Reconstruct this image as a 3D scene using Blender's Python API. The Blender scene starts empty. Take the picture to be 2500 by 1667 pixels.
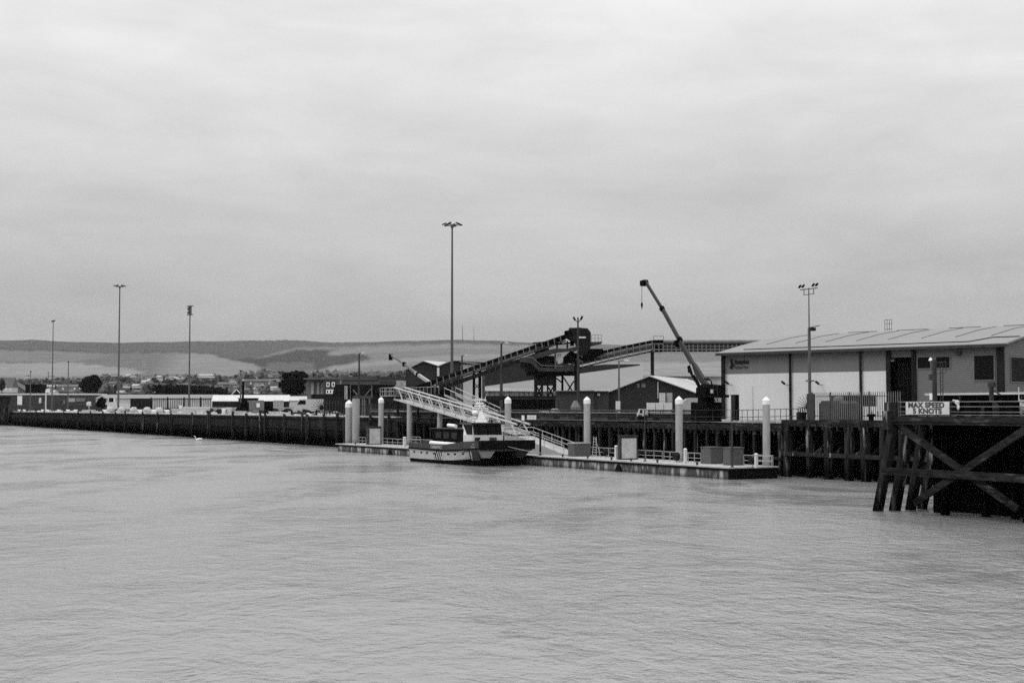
import bpy, math, random
import numpy as np
random.seed(7)
R = math.radians
SC = bpy.context.scene
COL = SC.collection
F = 3472.0                                  # focal length in photo pixels (50 mm on 36 mm)
TH = math.atan(161.5 / F)                   # camera tilt
CAMZ = 7.0
# ---------------------------------------------------------------- camera
cd = bpy.data.cameras.new("camera"); cam = bpy.data.objects.new("camera", cd); COL.objects.link(cam)
cd.sensor_width = 36.0; cd.lens = 36.0 * F / 2500.0; cd.clip_start = 0.5; cd.clip_end = 30000
cam.location = (0, 0, CAMZ); cam.rotation_euler = (R(90) + TH, 0, 0)
SC.camera = cam
SC.view_settings.view_transform = 'Standard'; SC.view_settings.look = 'None'
SC.view_settings.exposure = 0.0; SC.view_settings.gamma = 1.0; SC.view_settings.use_curve_mapping = False
SC.cycles.use_denoising = False
SC.cycles.use_adaptive_sampling = False
SC.cycles.max_bounces = 6; SC.cycles.diffuse_bounces = 3; SC.cycles.glossy_bounces = 3
SC.cycles.volume_bounces = 0; SC.cycles.caustics_reflective = False
# ---------------------------------------------------------------- sky
SUN_EL, SUN_AZ = R(48), R(-105)             # azimuth from +Y towards +X; negative is to the left
W = bpy.data.worlds.new("World"); SC.world = W; W.use_nodes = True
nt = W.node_tree; nt.nodes.clear(); N = nt.nodes.new; L = nt.links.new
def mathn(tree, op, a, b=None, clamp=False):
    n = tree.nodes.new('ShaderNodeMath'); n.operation = op; n.use_clamp = clamp
    for i, v in enumerate((a, b)):
        if v is None: continue
        if isinstance(v, (int, float)): n.inputs[i].default_value = v
        else: tree.links.new(v, n.inputs[i])
    return n.outputs[0]
sky = N('ShaderNodeTexSky'); sky.sky_type = 'NISHITA'; sky.sun_disc = False
sky.sun_elevation = SUN_EL; sky.sun_rotation = SUN_AZ; sky.altitude = 0; sky.air_density = 1; sky.dust_density = 6
bw = N('ShaderNodeRGBToBW'); L(sky.outputs[0], bw.inputs[0])
tc = N('ShaderNodeTexCoord'); sp = N('ShaderNodeSeparateXYZ'); L(tc.outputs['Generated'], sp.inputs[0])
ramp = N('ShaderNodeValToRGB'); L(sp.outputs['Z'], ramp.inputs[0])
cr = ramp.color_ramp
STOPS = [(0.0, .38), (.04, .41), (.09, .46), (.14, .54), (.20, .66), (.28, .80), (.36, 1.2), (.55, 1.6), (1.0, 1.9)]
cr.elements[0].position, cr.elements[0].color = STOPS[0][0], (STOPS[0][1] / 2,) * 3 + (1,)
cr.elements[1].position, cr.elements[1].color = STOPS[-1][0], (STOPS[-1][1] / 2,) * 3 + (1,)
for p, c in STOPS[1:-1]:
    e = cr.elements.new(p); e.color = (c / 2,) * 3 + (1,)
def cloud(scale, zs, detail, lo, hi):
    mp = N('ShaderNodeMapping'); mp.inputs['Scale'].default_value = (1, 1, zs); L(tc.outputs['Generated'], mp.inputs[0])
    nz = N('ShaderNodeTexNoise'); nz.inputs['Scale'].default_value = scale; nz.inputs['Detail'].default_value = detail
    nz.inputs['Roughness'].default_value = .55; nz.inputs['Distortion'].default_value = .6
    L(mp.outputs[0], nz.inputs['Vector'])
    mr = N('ShaderNodeMapRange'); mr.inputs[1].default_value = .3; mr.inputs[2].default_value = .7
    mr.inputs[3].default_value = lo; mr.inputs[4].default_value = hi; L(nz.outputs[0], mr.inputs[0]); return mr.outputs[0]
c1 = cloud(3.0, 5.0, 7, .90, 1.10); c2 = cloud(11.0, 3.0, 9, .95, 1.05)
base = mathn(nt, 'MULTIPLY', mathn(nt, 'MULTIPLY', mathn(nt, 'MULTIPLY', ramp.outputs[0], 2.0), c1), c2)
tot = mathn(nt, 'ADD', mathn(nt, 'MULTIPLY', base, 10.0), mathn(nt, 'MULTIPLY', bw.outputs[0], .25))
bg = N('ShaderNodeBackground'); L(tot, bg.inputs[0]); bg.inputs[1].default_value = .1
wo = N('ShaderNodeOutputWorld'); L(bg.outputs[0], wo.inputs[0])
sd = bpy.data.lights.new("sun", 'SUN'); sd.energy = .55; sd.angle = R(16); sd.color = (1, 1, 1)
so = bpy.data.objects.new("sun", sd); COL.objects.link(so)
from mathutils import Vector, Matrix
sdir = Vector((math.sin(SUN_AZ) * math.cos(SUN_EL), math.cos(SUN_AZ) * math.cos(SUN_EL), math.sin(SUN_EL)))
so.rotation_euler = sdir.to_track_quat('Z', 'Y').to_euler()

# ---------------------------------------------------------------- frames: real directions on the site
def ray(px, py):
    x = (px - 1250) / F; u = (833.5 - py) / F
    return Vector((x, math.cos(TH) - u * math.sin(TH), math.sin(TH) + u * math.cos(TH)))
class Frame:
    def __init__(s, org, ang): s.o = Vector((org[0], org[1], 0)); s.a = ang; s.c = math.cos(ang); s.s = math.sin(ang)
    def loc(s, P): d = P - s.o; return (d.x * s.c + d.y * s.s, -d.x * s.s + d.y * s.c, P.z)
    def world(s, q): return Vector((s.o.x + q[0] * s.c - q[1] * s.s, s.o.y + q[0] * s.s + q[1] * s.c, q[2]))
    def on(s, px, py, y):                   # where the sight line meets the vertical plane y = const of this frame
        r = ray(px, py); c = Vector((0, 0, CAMZ)); n = Vector((-s.s, s.c, 0))
        t = (y + n.dot(s.o)) / n.dot(r); return s.loc(c + r * t)
    def x(s, px, y, py=1010): return s.on(px, py, y)[0]
    def z(s, px, py, y): return s.on(px, py, y)[2]
PHI = math.atan(1875.0 / F)
Q = Frame((0, 0), PHI - math.pi / 2)        # x runs along the quay towards the camera, y inland
V = Frame((0, 0), 0.0)                      # x to the right, y away
WH = Frame((29.7, 200.0), math.atan2(-.711, .703))
GZ = 5.4                                    # level of the quay ground
DQ = 93.5                                   # quay face

# ---------------------------------------------------------------- materials
MATS = {}
def mat(name, g, rough=.75, metal=0.0, var=.25, scale=.6, stretch=(1, 1, 1), bump=0.0, rib=None, spec=.3, tide=None, detail=6, patch=None):
    m = bpy.data.materials.new(name); m.use_nodes = True; t = m.node_tree; b = t.nodes['Principled BSDF']
    b.inputs['Roughness'].default_value = rough; b.inputs['Metallic'].default_value = metal
    b.inputs['Specular IOR Level'].default_value = spec
    co = t.nodes.new('ShaderNodeTexCoord'); mp = t.nodes.new('ShaderNodeMapping'); mp.inputs['Scale'].default_value = stretch
    t.links.new(co.outputs['Object'], mp.inputs[0])
    n = t.nodes.new('ShaderNodeTexNoise'); n.inputs['Scale'].default_value = scale; n.inputs['Detail'].default_value = detail
    n.inputs['Roughness'].default_value = .62
    t.links.new(mp.outputs[0], n.inputs['Vector'])
    mr = t.nodes.new('ShaderNodeMapRange'); mr.inputs[1].default_value = .25; mr.inputs[2].default_value = .75
    mr.inputs[3].default_value = g * (1 - var); mr.inputs[4].default_value = g * (1 + var)
    t.links.new(n.outputs[0], mr.inputs[0]); val = mr.outputs[0]
    if patch:                               # worn pale patches: (added value, scale, threshold)
        n2 = t.nodes.new('ShaderNodeTexNoise'); n2.inputs['Scale'].default_value = patch[1]; n2.inputs['Detail'].default_value = 5; t.links.new(mp.outputs[0], n2.inputs['Vector'])
        r3 = t.nodes.new('ShaderNodeMapRange'); r3.inputs[1].default_value = patch[2]; r3.inputs[2].default_value = patch[2] + .09; r3.inputs[3].default_value = 0; r3.inputs[4].default_value = patch[0]
        t.links.new(n2.outputs[0], r3.inputs[0]); val = mathn(t, 'ADD', val, r3.outputs[0])
    if tide:                                # weed and wet below the tide mark: (mark height, spread, factor below)
        s = t.nodes.new('ShaderNodeSeparateXYZ'); ge = t.nodes.new('ShaderNodeNewGeometry'); t.links.new(ge.outputs['Position'], s.inputs[0])
        zz = mathn(t, 'ADD', s.outputs['Z'], mathn(t, 'MULTIPLY', n.outputs[0], tide[1]))
        r2 = t.nodes.new('ShaderNodeMapRange'); r2.inputs[1].default_value = tide[0]; r2.inputs[2].default_value = tide[0] + tide[1]
        r2.inputs[3].default_value = tide[2]; r2.inputs[4].default_value = 1.0; t.links.new(zz, r2.inputs[0])
        val = mathn(t, 'MULTIPLY', val, r2.outputs[0])
    t.links.new(val, b.inputs['Base Color'])
    if rib:
        w = t.nodes.new('ShaderNodeTexWave'); w.bands_direction = rib[0]; w.inputs['Scale'].default_value = rib[1]
        t.links.new(co.outputs['Object'], w.inputs['Vector'])
        bp = t.nodes.new('ShaderNodeBump'); bp.inputs['Strength'].default_value = rib[2]; bp.inputs['Distance'].default_value = .05
        t.links.new(w.outputs[0], bp.inputs['Height']); t.links.new(bp.outputs[0], b.inputs['Normal'])
    elif bump:
        bp = t.nodes.new('ShaderNodeBump'); bp.inputs['Strength'].default_value = bump; bp.inputs['Distance'].default_value = .05
        t.links.new(n.outputs[0], bp.inputs['Height']); t.links.new(bp.outputs[0], b.inputs['Normal'])
    MATS[name] = m; return m
M_WOOD = mat('weathered_timber', .024, .95, var=.75, scale=1.4, stretch=(1.5, 1.5, .25), bump=.6, spec=.02, tide=(1.6, 1.6, .15), patch=(.22, 1.1, .59))
M_PLANK = mat('old_planking', .022, .95, var=.95, scale=3.0, stretch=(2.0, 1, .07), bump=.5, spec=.0, tide=(2.6, 2.4, .06), patch=(.05, 2.0, .58))
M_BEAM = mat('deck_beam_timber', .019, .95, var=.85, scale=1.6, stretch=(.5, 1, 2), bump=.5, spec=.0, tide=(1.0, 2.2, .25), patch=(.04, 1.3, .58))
M_DARKW = mat('dark_shaded_timber', .003, .95, var=.6, scale=1.2, spec=.0)  # dark timber; under the decks the shade is put into this near-black colour
M_BLACK = mat('black_void', .006, 1, var=.2, spec=.0)
M_CONC = mat('pale_concrete', .42, .9, var=.3, scale=.9, bump=.3)
M_PONT = mat('stained_pontoon_side', .07, .9, var=.9, scale=1.6, stretch=(1.2, 1, .35), bump=.3, tide=(.15, .5, .15), patch=(.22, .8, .5))
M_DECK = mat('pontoon_deck', .32, .85, var=.25, scale=.8)
M_RUB = mat('black_rubber', .006, .8, var=.3, spec=.03)
M_PILE = mat('sleeved_pile', .30, .6, var=.30, scale=1.2, stretch=(1, 1, .3), tide=(1.3, 1.4, .35))
M_WHITE = mat('white_paint', .70, .5, var=.06, scale=1.0)
M_OFFW = mat('dirty_white_paint', .50, .6, var=.18, scale=1.2)
M_ALU = mat('aluminium', .34, .5, var=.15, scale=1.0, spec=.5)
M_GALV = mat('galvanised_steel', .30, .55, var=.2, scale=1.5)
M_MAST = mat('mast_grey_steel', .075, .6, var=.2, scale=.5)
M_STEEL = mat('dark_steel', .013, .7, var=.5, scale=1.0, spec=.06)
M_STEEL2 = mat('grey_steel', .04, .7, var=.45, scale=.9, spec=.08)
M_STEEL3 = mat('light_grey_steel', .12, .7, var=.3, scale=.9)
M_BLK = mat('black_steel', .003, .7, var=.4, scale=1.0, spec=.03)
M_CRANE = mat('crane_paint', .03, .5, var=.25, scale=.6, spec=.15)
M_CLADW = mat('white_cladding', .52, .55, var=.07, scale=.5, stretch=(1, 1, .15))
M_CLADG = mat('grey_cladding', .115, .6, var=.10, scale=.5, stretch=(1, 1, .15))
M_CLADG2 = mat('mid_grey_cladding', .11, .6, var=.08, scale=.4, rib=('Z', 1.2, .5))
M_ROOF = mat('pale_roof_sheet', .18, .6, var=.1, scale=.12, rib=('X', 3.0, .4))
M_ROOFW = mat('white_roof_sheet', .40, .6, var=.1, scale=.12, rib=('X', 3.0, .3))
M_LOCK = mat('locker_grey', .075, .6, var=.15, scale=.8)
M_ROOF2 = mat('pale_roof_weathered', .17, .7, var=.16, scale=.08, rib=('X', 1.5, .5))
M_DCLAD = mat('dark_cladding', .018, .7, var=.2, scale=.2, rib=('X', 2.5, .6))
M_DCLAD2 = mat('charcoal_cladding', .035, .7, var=.2, scale=.2, rib=('X', 2.5, .5))
M_BRICK = mat('dark_brick', .045, .9, var=.2, scale=.8)
M_GLASS = mat('dark_glass', .005, .2, var=.1, spec=.15)
M_GLASSM = mat('matt_dark_panel', .006, .4, var=.3, scale=.6, spec=.05)
M_HULL = mat('hull_grey', .36, .45, var=.1, scale=.5, spec=.4)
M_BAND_SHADE = mat('hull_dark_band_and_shade', .042, .5, var=.12, scale=.5, spec=.1)
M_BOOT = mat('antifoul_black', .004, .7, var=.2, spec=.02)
M_TEXT = mat('sign_lettering', .05, .7, var=.1)
M_TEXTD = mat('black_lettering', .004, .7, var=.1)
M_TEXTG = mat('grey_lettering', .035, .7, var=.1)
M_TEXTL = mat('pale_lettering', .32, .7, var=.1)
M_LEAF = mat('leaf_dark', .03, .95, var=.5, scale=.35)
M_LEAFB = mat('leaf_very_dark', .01, .95, var=.5, scale=.35, spec=.0)
M_BARK = mat('bark', .06, .9, var=.3)
M_BAG = mat('pale_bulk_bag', .42, .8, var=.18, scale=1.2)
M_RUBBLE = mat('rubble', .28, .9, var=.6, scale=1.5, bump=.5)
M_FAR1 = mat('far_render', .42, .8, var=.2, scale=.2)
M_FAR2 = mat('far_brick', .14, .9, var=.2, scale=.2)
M_FARR = mat('far_roof', .09, .9, var=.25, scale=.2)

# ---------------------------------------------------------------- mesh helpers
class MB:
    def __init__(s): s.v = []; s.f = []
    def add(s, vs, fs): b = len(s.v); s.v += [tuple(v) for v in vs]; s.f += [tuple(i + b for i in f) for f in fs]; return s
    def box(s, x0, x1, y0, y1, z0, z1):
        return s.add([(x, y, z) for z in (z0, z1) for y in (y0, y1) for x in (x0, x1)],
                     [(0, 2, 3, 1), (4, 5, 7, 6), (0, 1, 5, 4), (2, 6, 7, 3), (0, 4, 6, 2), (1, 3, 7, 5)])
    def beam(s, p, q, w, h=None):
        h = h or w; p = Vector(p); q = Vector(q); d = (q - p).normalized()
        up = Vector((0, 0, 1)) if abs(d.z) < .95 else Vector((0, 1, 0))
        a = d.cross(up).normalized(); b = a.cross(d).normalized(); a = a * w / 2; b = b * h / 2
        vs = [e + sa * a + sb * b for e in (p, q) for sa, sb in ((-1, -1), (1, -1), (1, 1), (-1, 1))]
        return s.add(vs, [(0, 3, 2, 1), (4, 5, 6, 7), (0, 1, 5, 4), (1, 2, 6, 5), (2, 3, 7, 6), (3, 0, 4, 7)])
    def tube(s, p, q, r, r2=None, n=8):
        r2 = r if r2 is None else r2; p = Vector(p); q = Vector(q); d = (q - p).normalized()
        up = Vector((0, 0, 1)) if abs(d.z) < .95 else Vector((1, 0, 0))
        a = d.cross(up).normalized(); b = a.cross(d).normalized(); vs = []
        for e, rr in ((p, r), (q, r2)):
            vs += [e + a * rr * math.cos(2 * math.pi * i / n) + b * rr * math.sin(2 * math.pi * i / n) for i in range(n)]
        fs = [(i, (i + 1) % n, n + (i + 1) % n, n + i) for i in range(n)] + [tuple(range(n))[::-1], tuple(range(n, 2 * n))]
        return s.add(vs, fs)
    def path(s, pts, r, n=6):
        for a, b in zip(pts, pts[1:]): s.tube(a, b, r, n=n)
        return s
    def lathe(s, c, prof, n=16):            # prof: (radius, z)
        k = len(prof); vs = [(c[0] + r * math.cos(2 * math.pi * i / n), c[1] + r * math.sin(2 * math.pi * i / n), z) for r, z in prof for i in range(n)]
        fs = [(j * n + i, j * n + (i + 1) % n, (j + 1) * n + (i + 1) % n, (j + 1) * n + i) for j in range(k - 1) for i in range(n)]
        return s.add(vs, fs + [tuple(range(n))[::-1], tuple(range((k - 1) * n, k * n))])
    def prism(s, pts, y0, y1):              # outline of (x, z) points given depth y0..y1
        k = len(pts); vs = [(x, y, z) for y in (y0, y1) for x, z in pts]
        return s.add(vs, [tuple(range(k)), tuple(range(k, 2 * k))[::-1]] + [(i, k + i, k + (i + 1) % k, (i + 1) % k) for i in range(k)])
    def prismx(s, pts, x0, x1):             # outline of (y, z) points
        k = len(pts); vs = [(x, y, z) for x in (x0, x1) for y, z in pts]
        return s.add(vs, [tuple(range(k)), tuple(range(k, 2 * k))[::-1]] + [(i, k + i, k + (i + 1) % k, (i + 1) % k) for i in range(k)])
    def blob(s, c, r, seed=0, n=10, m=7, jit=.18):
        rn = random.Random(seed); vs = []
        for j in range(1, m):
            th = math.pi * j / m
            for i in range(n):
                k = 1 + rn.uniform(-jit, jit); ph = 2 * math.pi * i / n
                vs.append((c[0] + r[0] * k * math.sin(th) * math.cos(ph), c[1] + r[1] * k * math.sin(th) * math.sin(ph), c[2] + r[2] * k * math.cos(th)))
        fs = [(j * n + i, (j + 1) * n + i, (j + 1) * n + (i + 1) % n, j * n + (i + 1) % n) for j in range(m - 2) for i in range(n)]
        return s.add(vs, fs + [tuple(range(n)), tuple(range((m - 2) * n, (m - 1) * n))[::-1]])
def tag(o, label=None, cat=None, group=None, kind=None):
    if label: o['label'] = label
    if cat: o['category'] = cat
    if group: o['group'] = group
    if kind: o['kind'] = kind
    return o
def mesh_of(name, mb, m, base=(0, 0, 0), smooth=False):
    me = bpy.data.meshes.new(name)
    me.from_pydata([(v[0] - base[0], v[1] - base[1], v[2] - base[2]) for v in mb.v], [], mb.f)
    import bmesh
    b = bmesh.new(); b.from_mesh(me); bmesh.ops.recalc_face_normals(b, faces=b.faces); b.to_mesh(me); b.free()
    me.materials.append(m)
    if smooth: me.shade_smooth()
    me.update(); return me
class Thing:
    """An Empty standing at a thing's base; parts are added in the coordinates of its frame."""
    def __init__(s, name, label, cat, base, fr=Q, group=None):
        s.fr = fr; s.base = base
        o = bpy.data.objects.new(name, None); COL.objects.link(o); o.empty_display_size = .5
        o.location = fr.world(base); o.rotation_euler = (0, 0, fr.a); tag(o, label, cat, group); s.o = o
    def part(s, name, mb, m, parent=None, smooth=False, label=None):
        if isinstance(mb, list):            # one part for each piece
            nm = name[:-1] if name.endswith('s') else name
            for q in mb: o = s.part(nm, q, m, parent, smooth, label)
            return o
        o = bpy.data.objects.new(name, mesh_of(name, mb, m, s.base, smooth)); COL.objects.link(o)
        o.parent = parent or s.o
        if label: o['label'] = label
        return o
    def text(s, name, body, size, m, pos, parent=None, sx=1.0, bold=0.0, face='y', depth=.012):
        c = bpy.data.curves.new(name, 'FONT'); c.body = body; c.size = size; c.extrude = depth; c.offset = bold
        c.space_character = 1.05
        tmp = bpy.data.objects.new(name, c); COL.objects.link(tmp); bpy.context.view_layer.update()
        me = bpy.data.meshes.new_from_object(tmp.evaluated_get(bpy.context.evaluated_depsgraph_get()))
        bpy.data.objects.remove(tmp)
        rot = Matrix.Rotation(R(90), 4, 'X')
        if face == 'x': rot = Matrix.Rotation(R(90), 4, 'Z') @ rot
        me.transform(Matrix.Translation(Vector(pos) - Vector(s.base)) @ rot @ Matrix.Diagonal((sx, 1, 1, 1)))
        me.materials.clear(); me.materials.append(m)
        o = bpy.data.objects.new(name, me); COL.objects.link(o); o.parent = parent or s.o; return o
def single(name, mb, m, label, cat, base, fr=Q, group=None, kind=None, smooth=False):
    o = bpy.data.objects.new(name, mesh_of(name, mb, m, base, smooth)); COL.objects.link(o)
    o.location = fr.world(base); o.rotation_euler = (0, 0, fr.a)
    return tag(o, label, cat, group, kind)
def rails(pts, h, levels=(1.0, .5), sp=2.0, r=.03, posts=True):
    """a guard rail along base points pts; returns posts mesh, rails mesh"""
    P, T = [], []
    for a, b in zip(pts, pts[1:]):
        a = Vector(a); b = Vector(b); n = max(1, round((b - a).length / sp))
        for l in levels: T.append(MB()); T[-1].tube(a + Vector((0, 0, h * l)), b + Vector((0, 0, h * l)), r, n=5)
        for i in range(n + 1):
            p = a.lerp(b, i / n); P.append(MB()); P[-1].tube(p, p + Vector((0, 0, h)), r, n=5)
    return P, T

# ---------------------------------------------------------------- SETTING: water, ground, hills
def water_mat():
    m = bpy.data.materials.new('harbour_water'); m.use_nodes = True; t = m.node_tree; b = t.nodes['Principled BSDF']
    b.inputs['IOR'].default_value = 1.33; b.inputs['Base Color'].default_value = (.20, .20, .20, 1)
    co = t.nodes.new('ShaderNodeTexCoord'); prev = None
    def noise(sc, st, det=4, dis=.4, rot=0):
        mp = t.nodes.new('ShaderNodeMapping'); mp.inputs['Scale'].default_value = st; mp.inputs['Rotation'].default_value = (0, 0, rot); t.links.new(co.outputs['Object'], mp.inputs[0])
        n = t.nodes.new('ShaderNodeTexNoise'); n.inputs['Scale'].default_value = sc; n.inputs['Detail'].default_value = det
        n.inputs['Distortion'].default_value = dis; n.inputs['Roughness'].default_value = .6; t.links.new(mp.outputs[0], n.inputs['Vector']); return n.outputs[0]
    # calmer and rougher patches change the ripple height and the gloss
    pn = noise(.045, (1, .5, 1), 9, 2.2, .35)
    mr = t.nodes.new('ShaderNodeMapRange'); mr.inputs[1].default_value = .41; mr.inputs[2].default_value = .57; mr.inputs[3].default_value = .24; mr.inputs[4].default_value = 1.0
    t.links.new(pn, mr.inputs[0]); patch = mr.outputs[0]
    for sc, st, dist, stg in ((.2, (1, .8, 1), .50, 1.0), (.6, (1, .65, 1), .30, 1.0), (1.7, (1, .75, 1), .18, 1.0), (4.5, (1, .8, 1), .07, 1.0)):
        bp = t.nodes.new('ShaderNodeBump'); bp.inputs['Distance'].default_value = dist
        t.links.new(mathn(t, 'MULTIPLY', patch, stg), bp.inputs['Strength'])
        t.links.new(noise(sc, st, 4, .5, .3 * sc), bp.inputs['Height'])
        if prev: t.links.new(prev, bp.inputs['Normal'])
        prev = bp.outputs[0]
    t.links.new(prev, b.inputs['Normal'])
    t.links.new(mathn(t, 'ADD', mathn(t, 'MULTIPLY', patch, .12), .08), b.inputs['Roughness'])
    return m
M_WATER = water_mat()
w = MB()
def wv():
    """near water carries real ripples; beyond that one flat sheet"""
    nx, ny = 2, 2
    w.add([(-4000, -330, 0), (4000, -330, 0), (4000, 6100, 0), (-4000, 6100, 0)], [(0, 1, 2, 3)])
wv(); single('water', w, M_WATER, 'pale rippled harbour water filling the foreground', 'water', (0, 0, 0), V, kind='structure')
M_GRND = mat('dock_ground', .20, .95, var=.35, scale=.05)
A_ = Q.world((-6000, DQ + .4, GZ)); B_ = Q.world((400, DQ + .4, GZ))
g = MB(); g.add([A_, B_, (4000, B_.y, GZ), (4000, 6100, GZ), (A_.x, 6100, GZ)], [(0, 1, 2, 3, 4)])
single('ground', g, M_GRND, 'flat dockside yard behind the quay edge', 'ground', (0, 0, 0), V, kind='structure')

SKY = [(-400, 833), (0, 831), (80, 829.5), (120, 832), (190, 835), (300, 836.5), (430, 834), (580, 832), (700, 831), (790, 835), (830, 836.5), (960, 833),
       (1060, 830.5), (1120, 829.5), (1180, 830.5), (1250, 834), (1330, 838), (1450, 841), (1600, 842), (1800, 843), (2100, 846), (2900, 850)]
def terp(T, x): return float(np.interp(x, [a for a, _ in T], [b for _, b in T]))
# boundaries on the hillside: (list of points, albedo below it), from the crest down
def hill_alb(px, y, sk):
    a = .040
    b1 = terp([(-400, 853), (0, 853), (120, 855), (240, 861), (300, 861), (420, 859), (510, 863), (560, 876), (600, 879), (650, 868), (700, 852), (760, 846), (830, 846), (960, 840), (1100, 843), (1300, 846), (1500, 850), (2500, 850)], px)
    if y > b1: a = .10
    if abs(y - b1) < 1.1 and px < 590: a = .010
    if px < 560:
        b2 = terp([(-400, 886), (0, 885), (170, 883.5), (230, 889), (300, 897), (380, 908), (560, 915)], px)
        if y > b2: a = .165
        if abs(y - b2) < 1.0: a = .02
        b3 = terp([(150, 884), (200, 880), (240, 871), (300, 861)], px)
        if 150 < px < 420 and b3 < y < b2: a = .075
        if px > 395 + (y - 862) * -.9 and y > terp([(355, 862), (395, 861), (510, 864), (560, 876)], px) and px > 395 - (y - 862) * .9: a = .075 + (.135 - .075) * min(1, max(0, (px - (395 - (y - 862) * .9)) / 70))
    if 520 <= px < 660:
        b4 = terp([(520, 866), (560, 876), (600, 879), (625, 890), (655, 908)], px)
        if y > b4: a = .135
        if 530 < px and abs(y - b4) < 1.6: a = .008
    # wooded combe
    if 570 < px < 905:
        t0 = terp([(570, 877), (650, 873), (690, 862), (720, 855), (800, 853), (850, 858), (890, 866), (905, 875)], px)
        t1 = terp([(570, 880), (620, 888), (660, 903), (700, 914), (760, 905), (820, 892), (905, 877)], px)
        if t0 < y < t1: a = .010
        if 650 < px < 770 and y > 884 and y < t1: a = .05
    if px > 800:
        t2 = terp([(800, 858), (880, 850), (960, 846), (1100, 838), (1300, 843)], px)
        if px < 1340 and y > t2 and y < t2 + 12: a = .125
        t3 = terp([(760, 902), (860, 888), (1000, 874), (1150, 866), (1300, 862)], px)
        if y > t3: a = .15
        if y > t3 + 11: a = .10
        if px > 1330:
            a = .075 if y < 862 else .10 if y < 884 else .16
            for k, (p0, p1) in enumerate(((905, 884), (915, 898), (935, 905))):
                l = terp([(1500, p0), (1760, p1)], px)
                if abs(y - l) < 1.0: a = .2
    if 940 > y > 918: a *= .75
    return a
def hills():
    pxs = np.arange(-420, 2900, 5.0); ys = 92
    vs, fs, col = [], [], []
    rn = np.random.RandomState(3)
    for i, px in enumerate(pxs):
        sk = terp(SKY, px) + .5 * math.sin(px * .05) + rn.uniform(-.35, .35)
        if 590 < px < 830: sk += rn.uniform(-1.6, .3)
        for j in range(ys):
            t = j / (ys - 1)
            y = 986 + (sk - 986) * t
            Y = 1450 + 3700 * (t ** 1.25) + 130 * math.sin(px * .006 + 3 * t) + 60 * math.sin(px * .02 - 2 * t)
            r = ray(px, y); P = Vector((0, 0, CAMZ)) + r * (Y / r.y)
            vs.append(tuple(P)); col.append(hill_alb(px, y + 1.1 * math.sin(px * .13 + y * .2) + .7 * math.sin(px * .41) + rn.uniform(-.5, .5), sk) * .85 + .025)
        r = ray(px, 985); P2 = Vector((0, 0, CAMZ)) + r * (6000 / r.y); vs.append(tuple(P2)); col.append(.05)
    k = ys + 1
    g_ = np.array(col).reshape(len(pxs), k)
    g_[1:-1] = (g_[:-2] + 2 * g_[1:-1] + g_[2:]) / 4; g_[:, 1:-1] = (g_[:, :-2] + 2 * g_[:, 1:-1] + g_[:, 2:]) / 4; col = g_.ravel().tolist()
    for i in range(len(pxs) - 1):
        for j in range(k - 1): fs.append((i * k + j, i * k + j + 1, (i + 1) * k + j + 1, (i + 1) * k + j))
    me = bpy.data.meshes.new('hills'); me.from_pydata(vs, [], fs)
    at = me.attributes.new('field_albedo', 'FLOAT', 'POINT'); at.data.foreach_set('value', col); me.shade_smooth()
    m = bpy.data.materials.new('downland_fields'); m.use_nodes = True; t = m.node_tree; b = t.nodes['Principled BSDF']
    b.inputs['Roughness'].default_value = .95; b.inputs['Specular IOR Level'].default_value = .05
    an = t.nodes.new('ShaderNodeAttribute'); an.attribute_name = 'field_albedo'
    co = t.nodes.new('ShaderNodeTexCoord'); n = t.nodes.new('ShaderNodeTexNoise'); n.inputs['Scale'].default_value = .012; n.inputs['Detail'].default_value = 10
    n.inputs['Roughness'].default_value = .7; t.links.new(co.outputs['Object'], n.inputs['Vector'])
    mr = t.nodes.new('ShaderNodeMapRange'); mr.inputs[1].default_value = .3; mr.inputs[2].default_value = .7; mr.inputs[3].default_value = .78; mr.inputs[4].default_value = 1.22
    t.links.new(n.outputs[0], mr.inputs[0])
    t.links.new(mathn(t, 'MULTIPLY', an.outputs['Fac'], mr.outputs[0]), b.inputs['Base Color'])
    me.materials.append(m); o = bpy.data.objects.new('hills', me); COL.objects.link(o)
    tag(o, 'long downland ridge with pale and dark fields behind the town', 'hills', kind='structure')
hills()

# ---------------------------------------------------------------- air
def haze():
    m = bpy.data.materials.new('haze_air'); m.use_nodes = True; t = m.node_tree; t.nodes.clear()
    v = t.nodes.new('ShaderNodeVolumePrincipled'); v.inputs['Color'].default_value = (.95, .95, .95, 1); v.inputs['Density'].default_value = HAZE
    o = t.nodes.new('ShaderNodeOutputMaterial'); t.links.new(v.outputs[0], o.inputs['Volume'])
    single('haze', MB().box(-4100, 4100, -400, 6300, -1, 420), m, 'thin pale air between the harbour and the hills', 'haze', (0, 0, 0), V, kind='stuff')
HAZE = 1.5e-5
haze()
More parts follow.
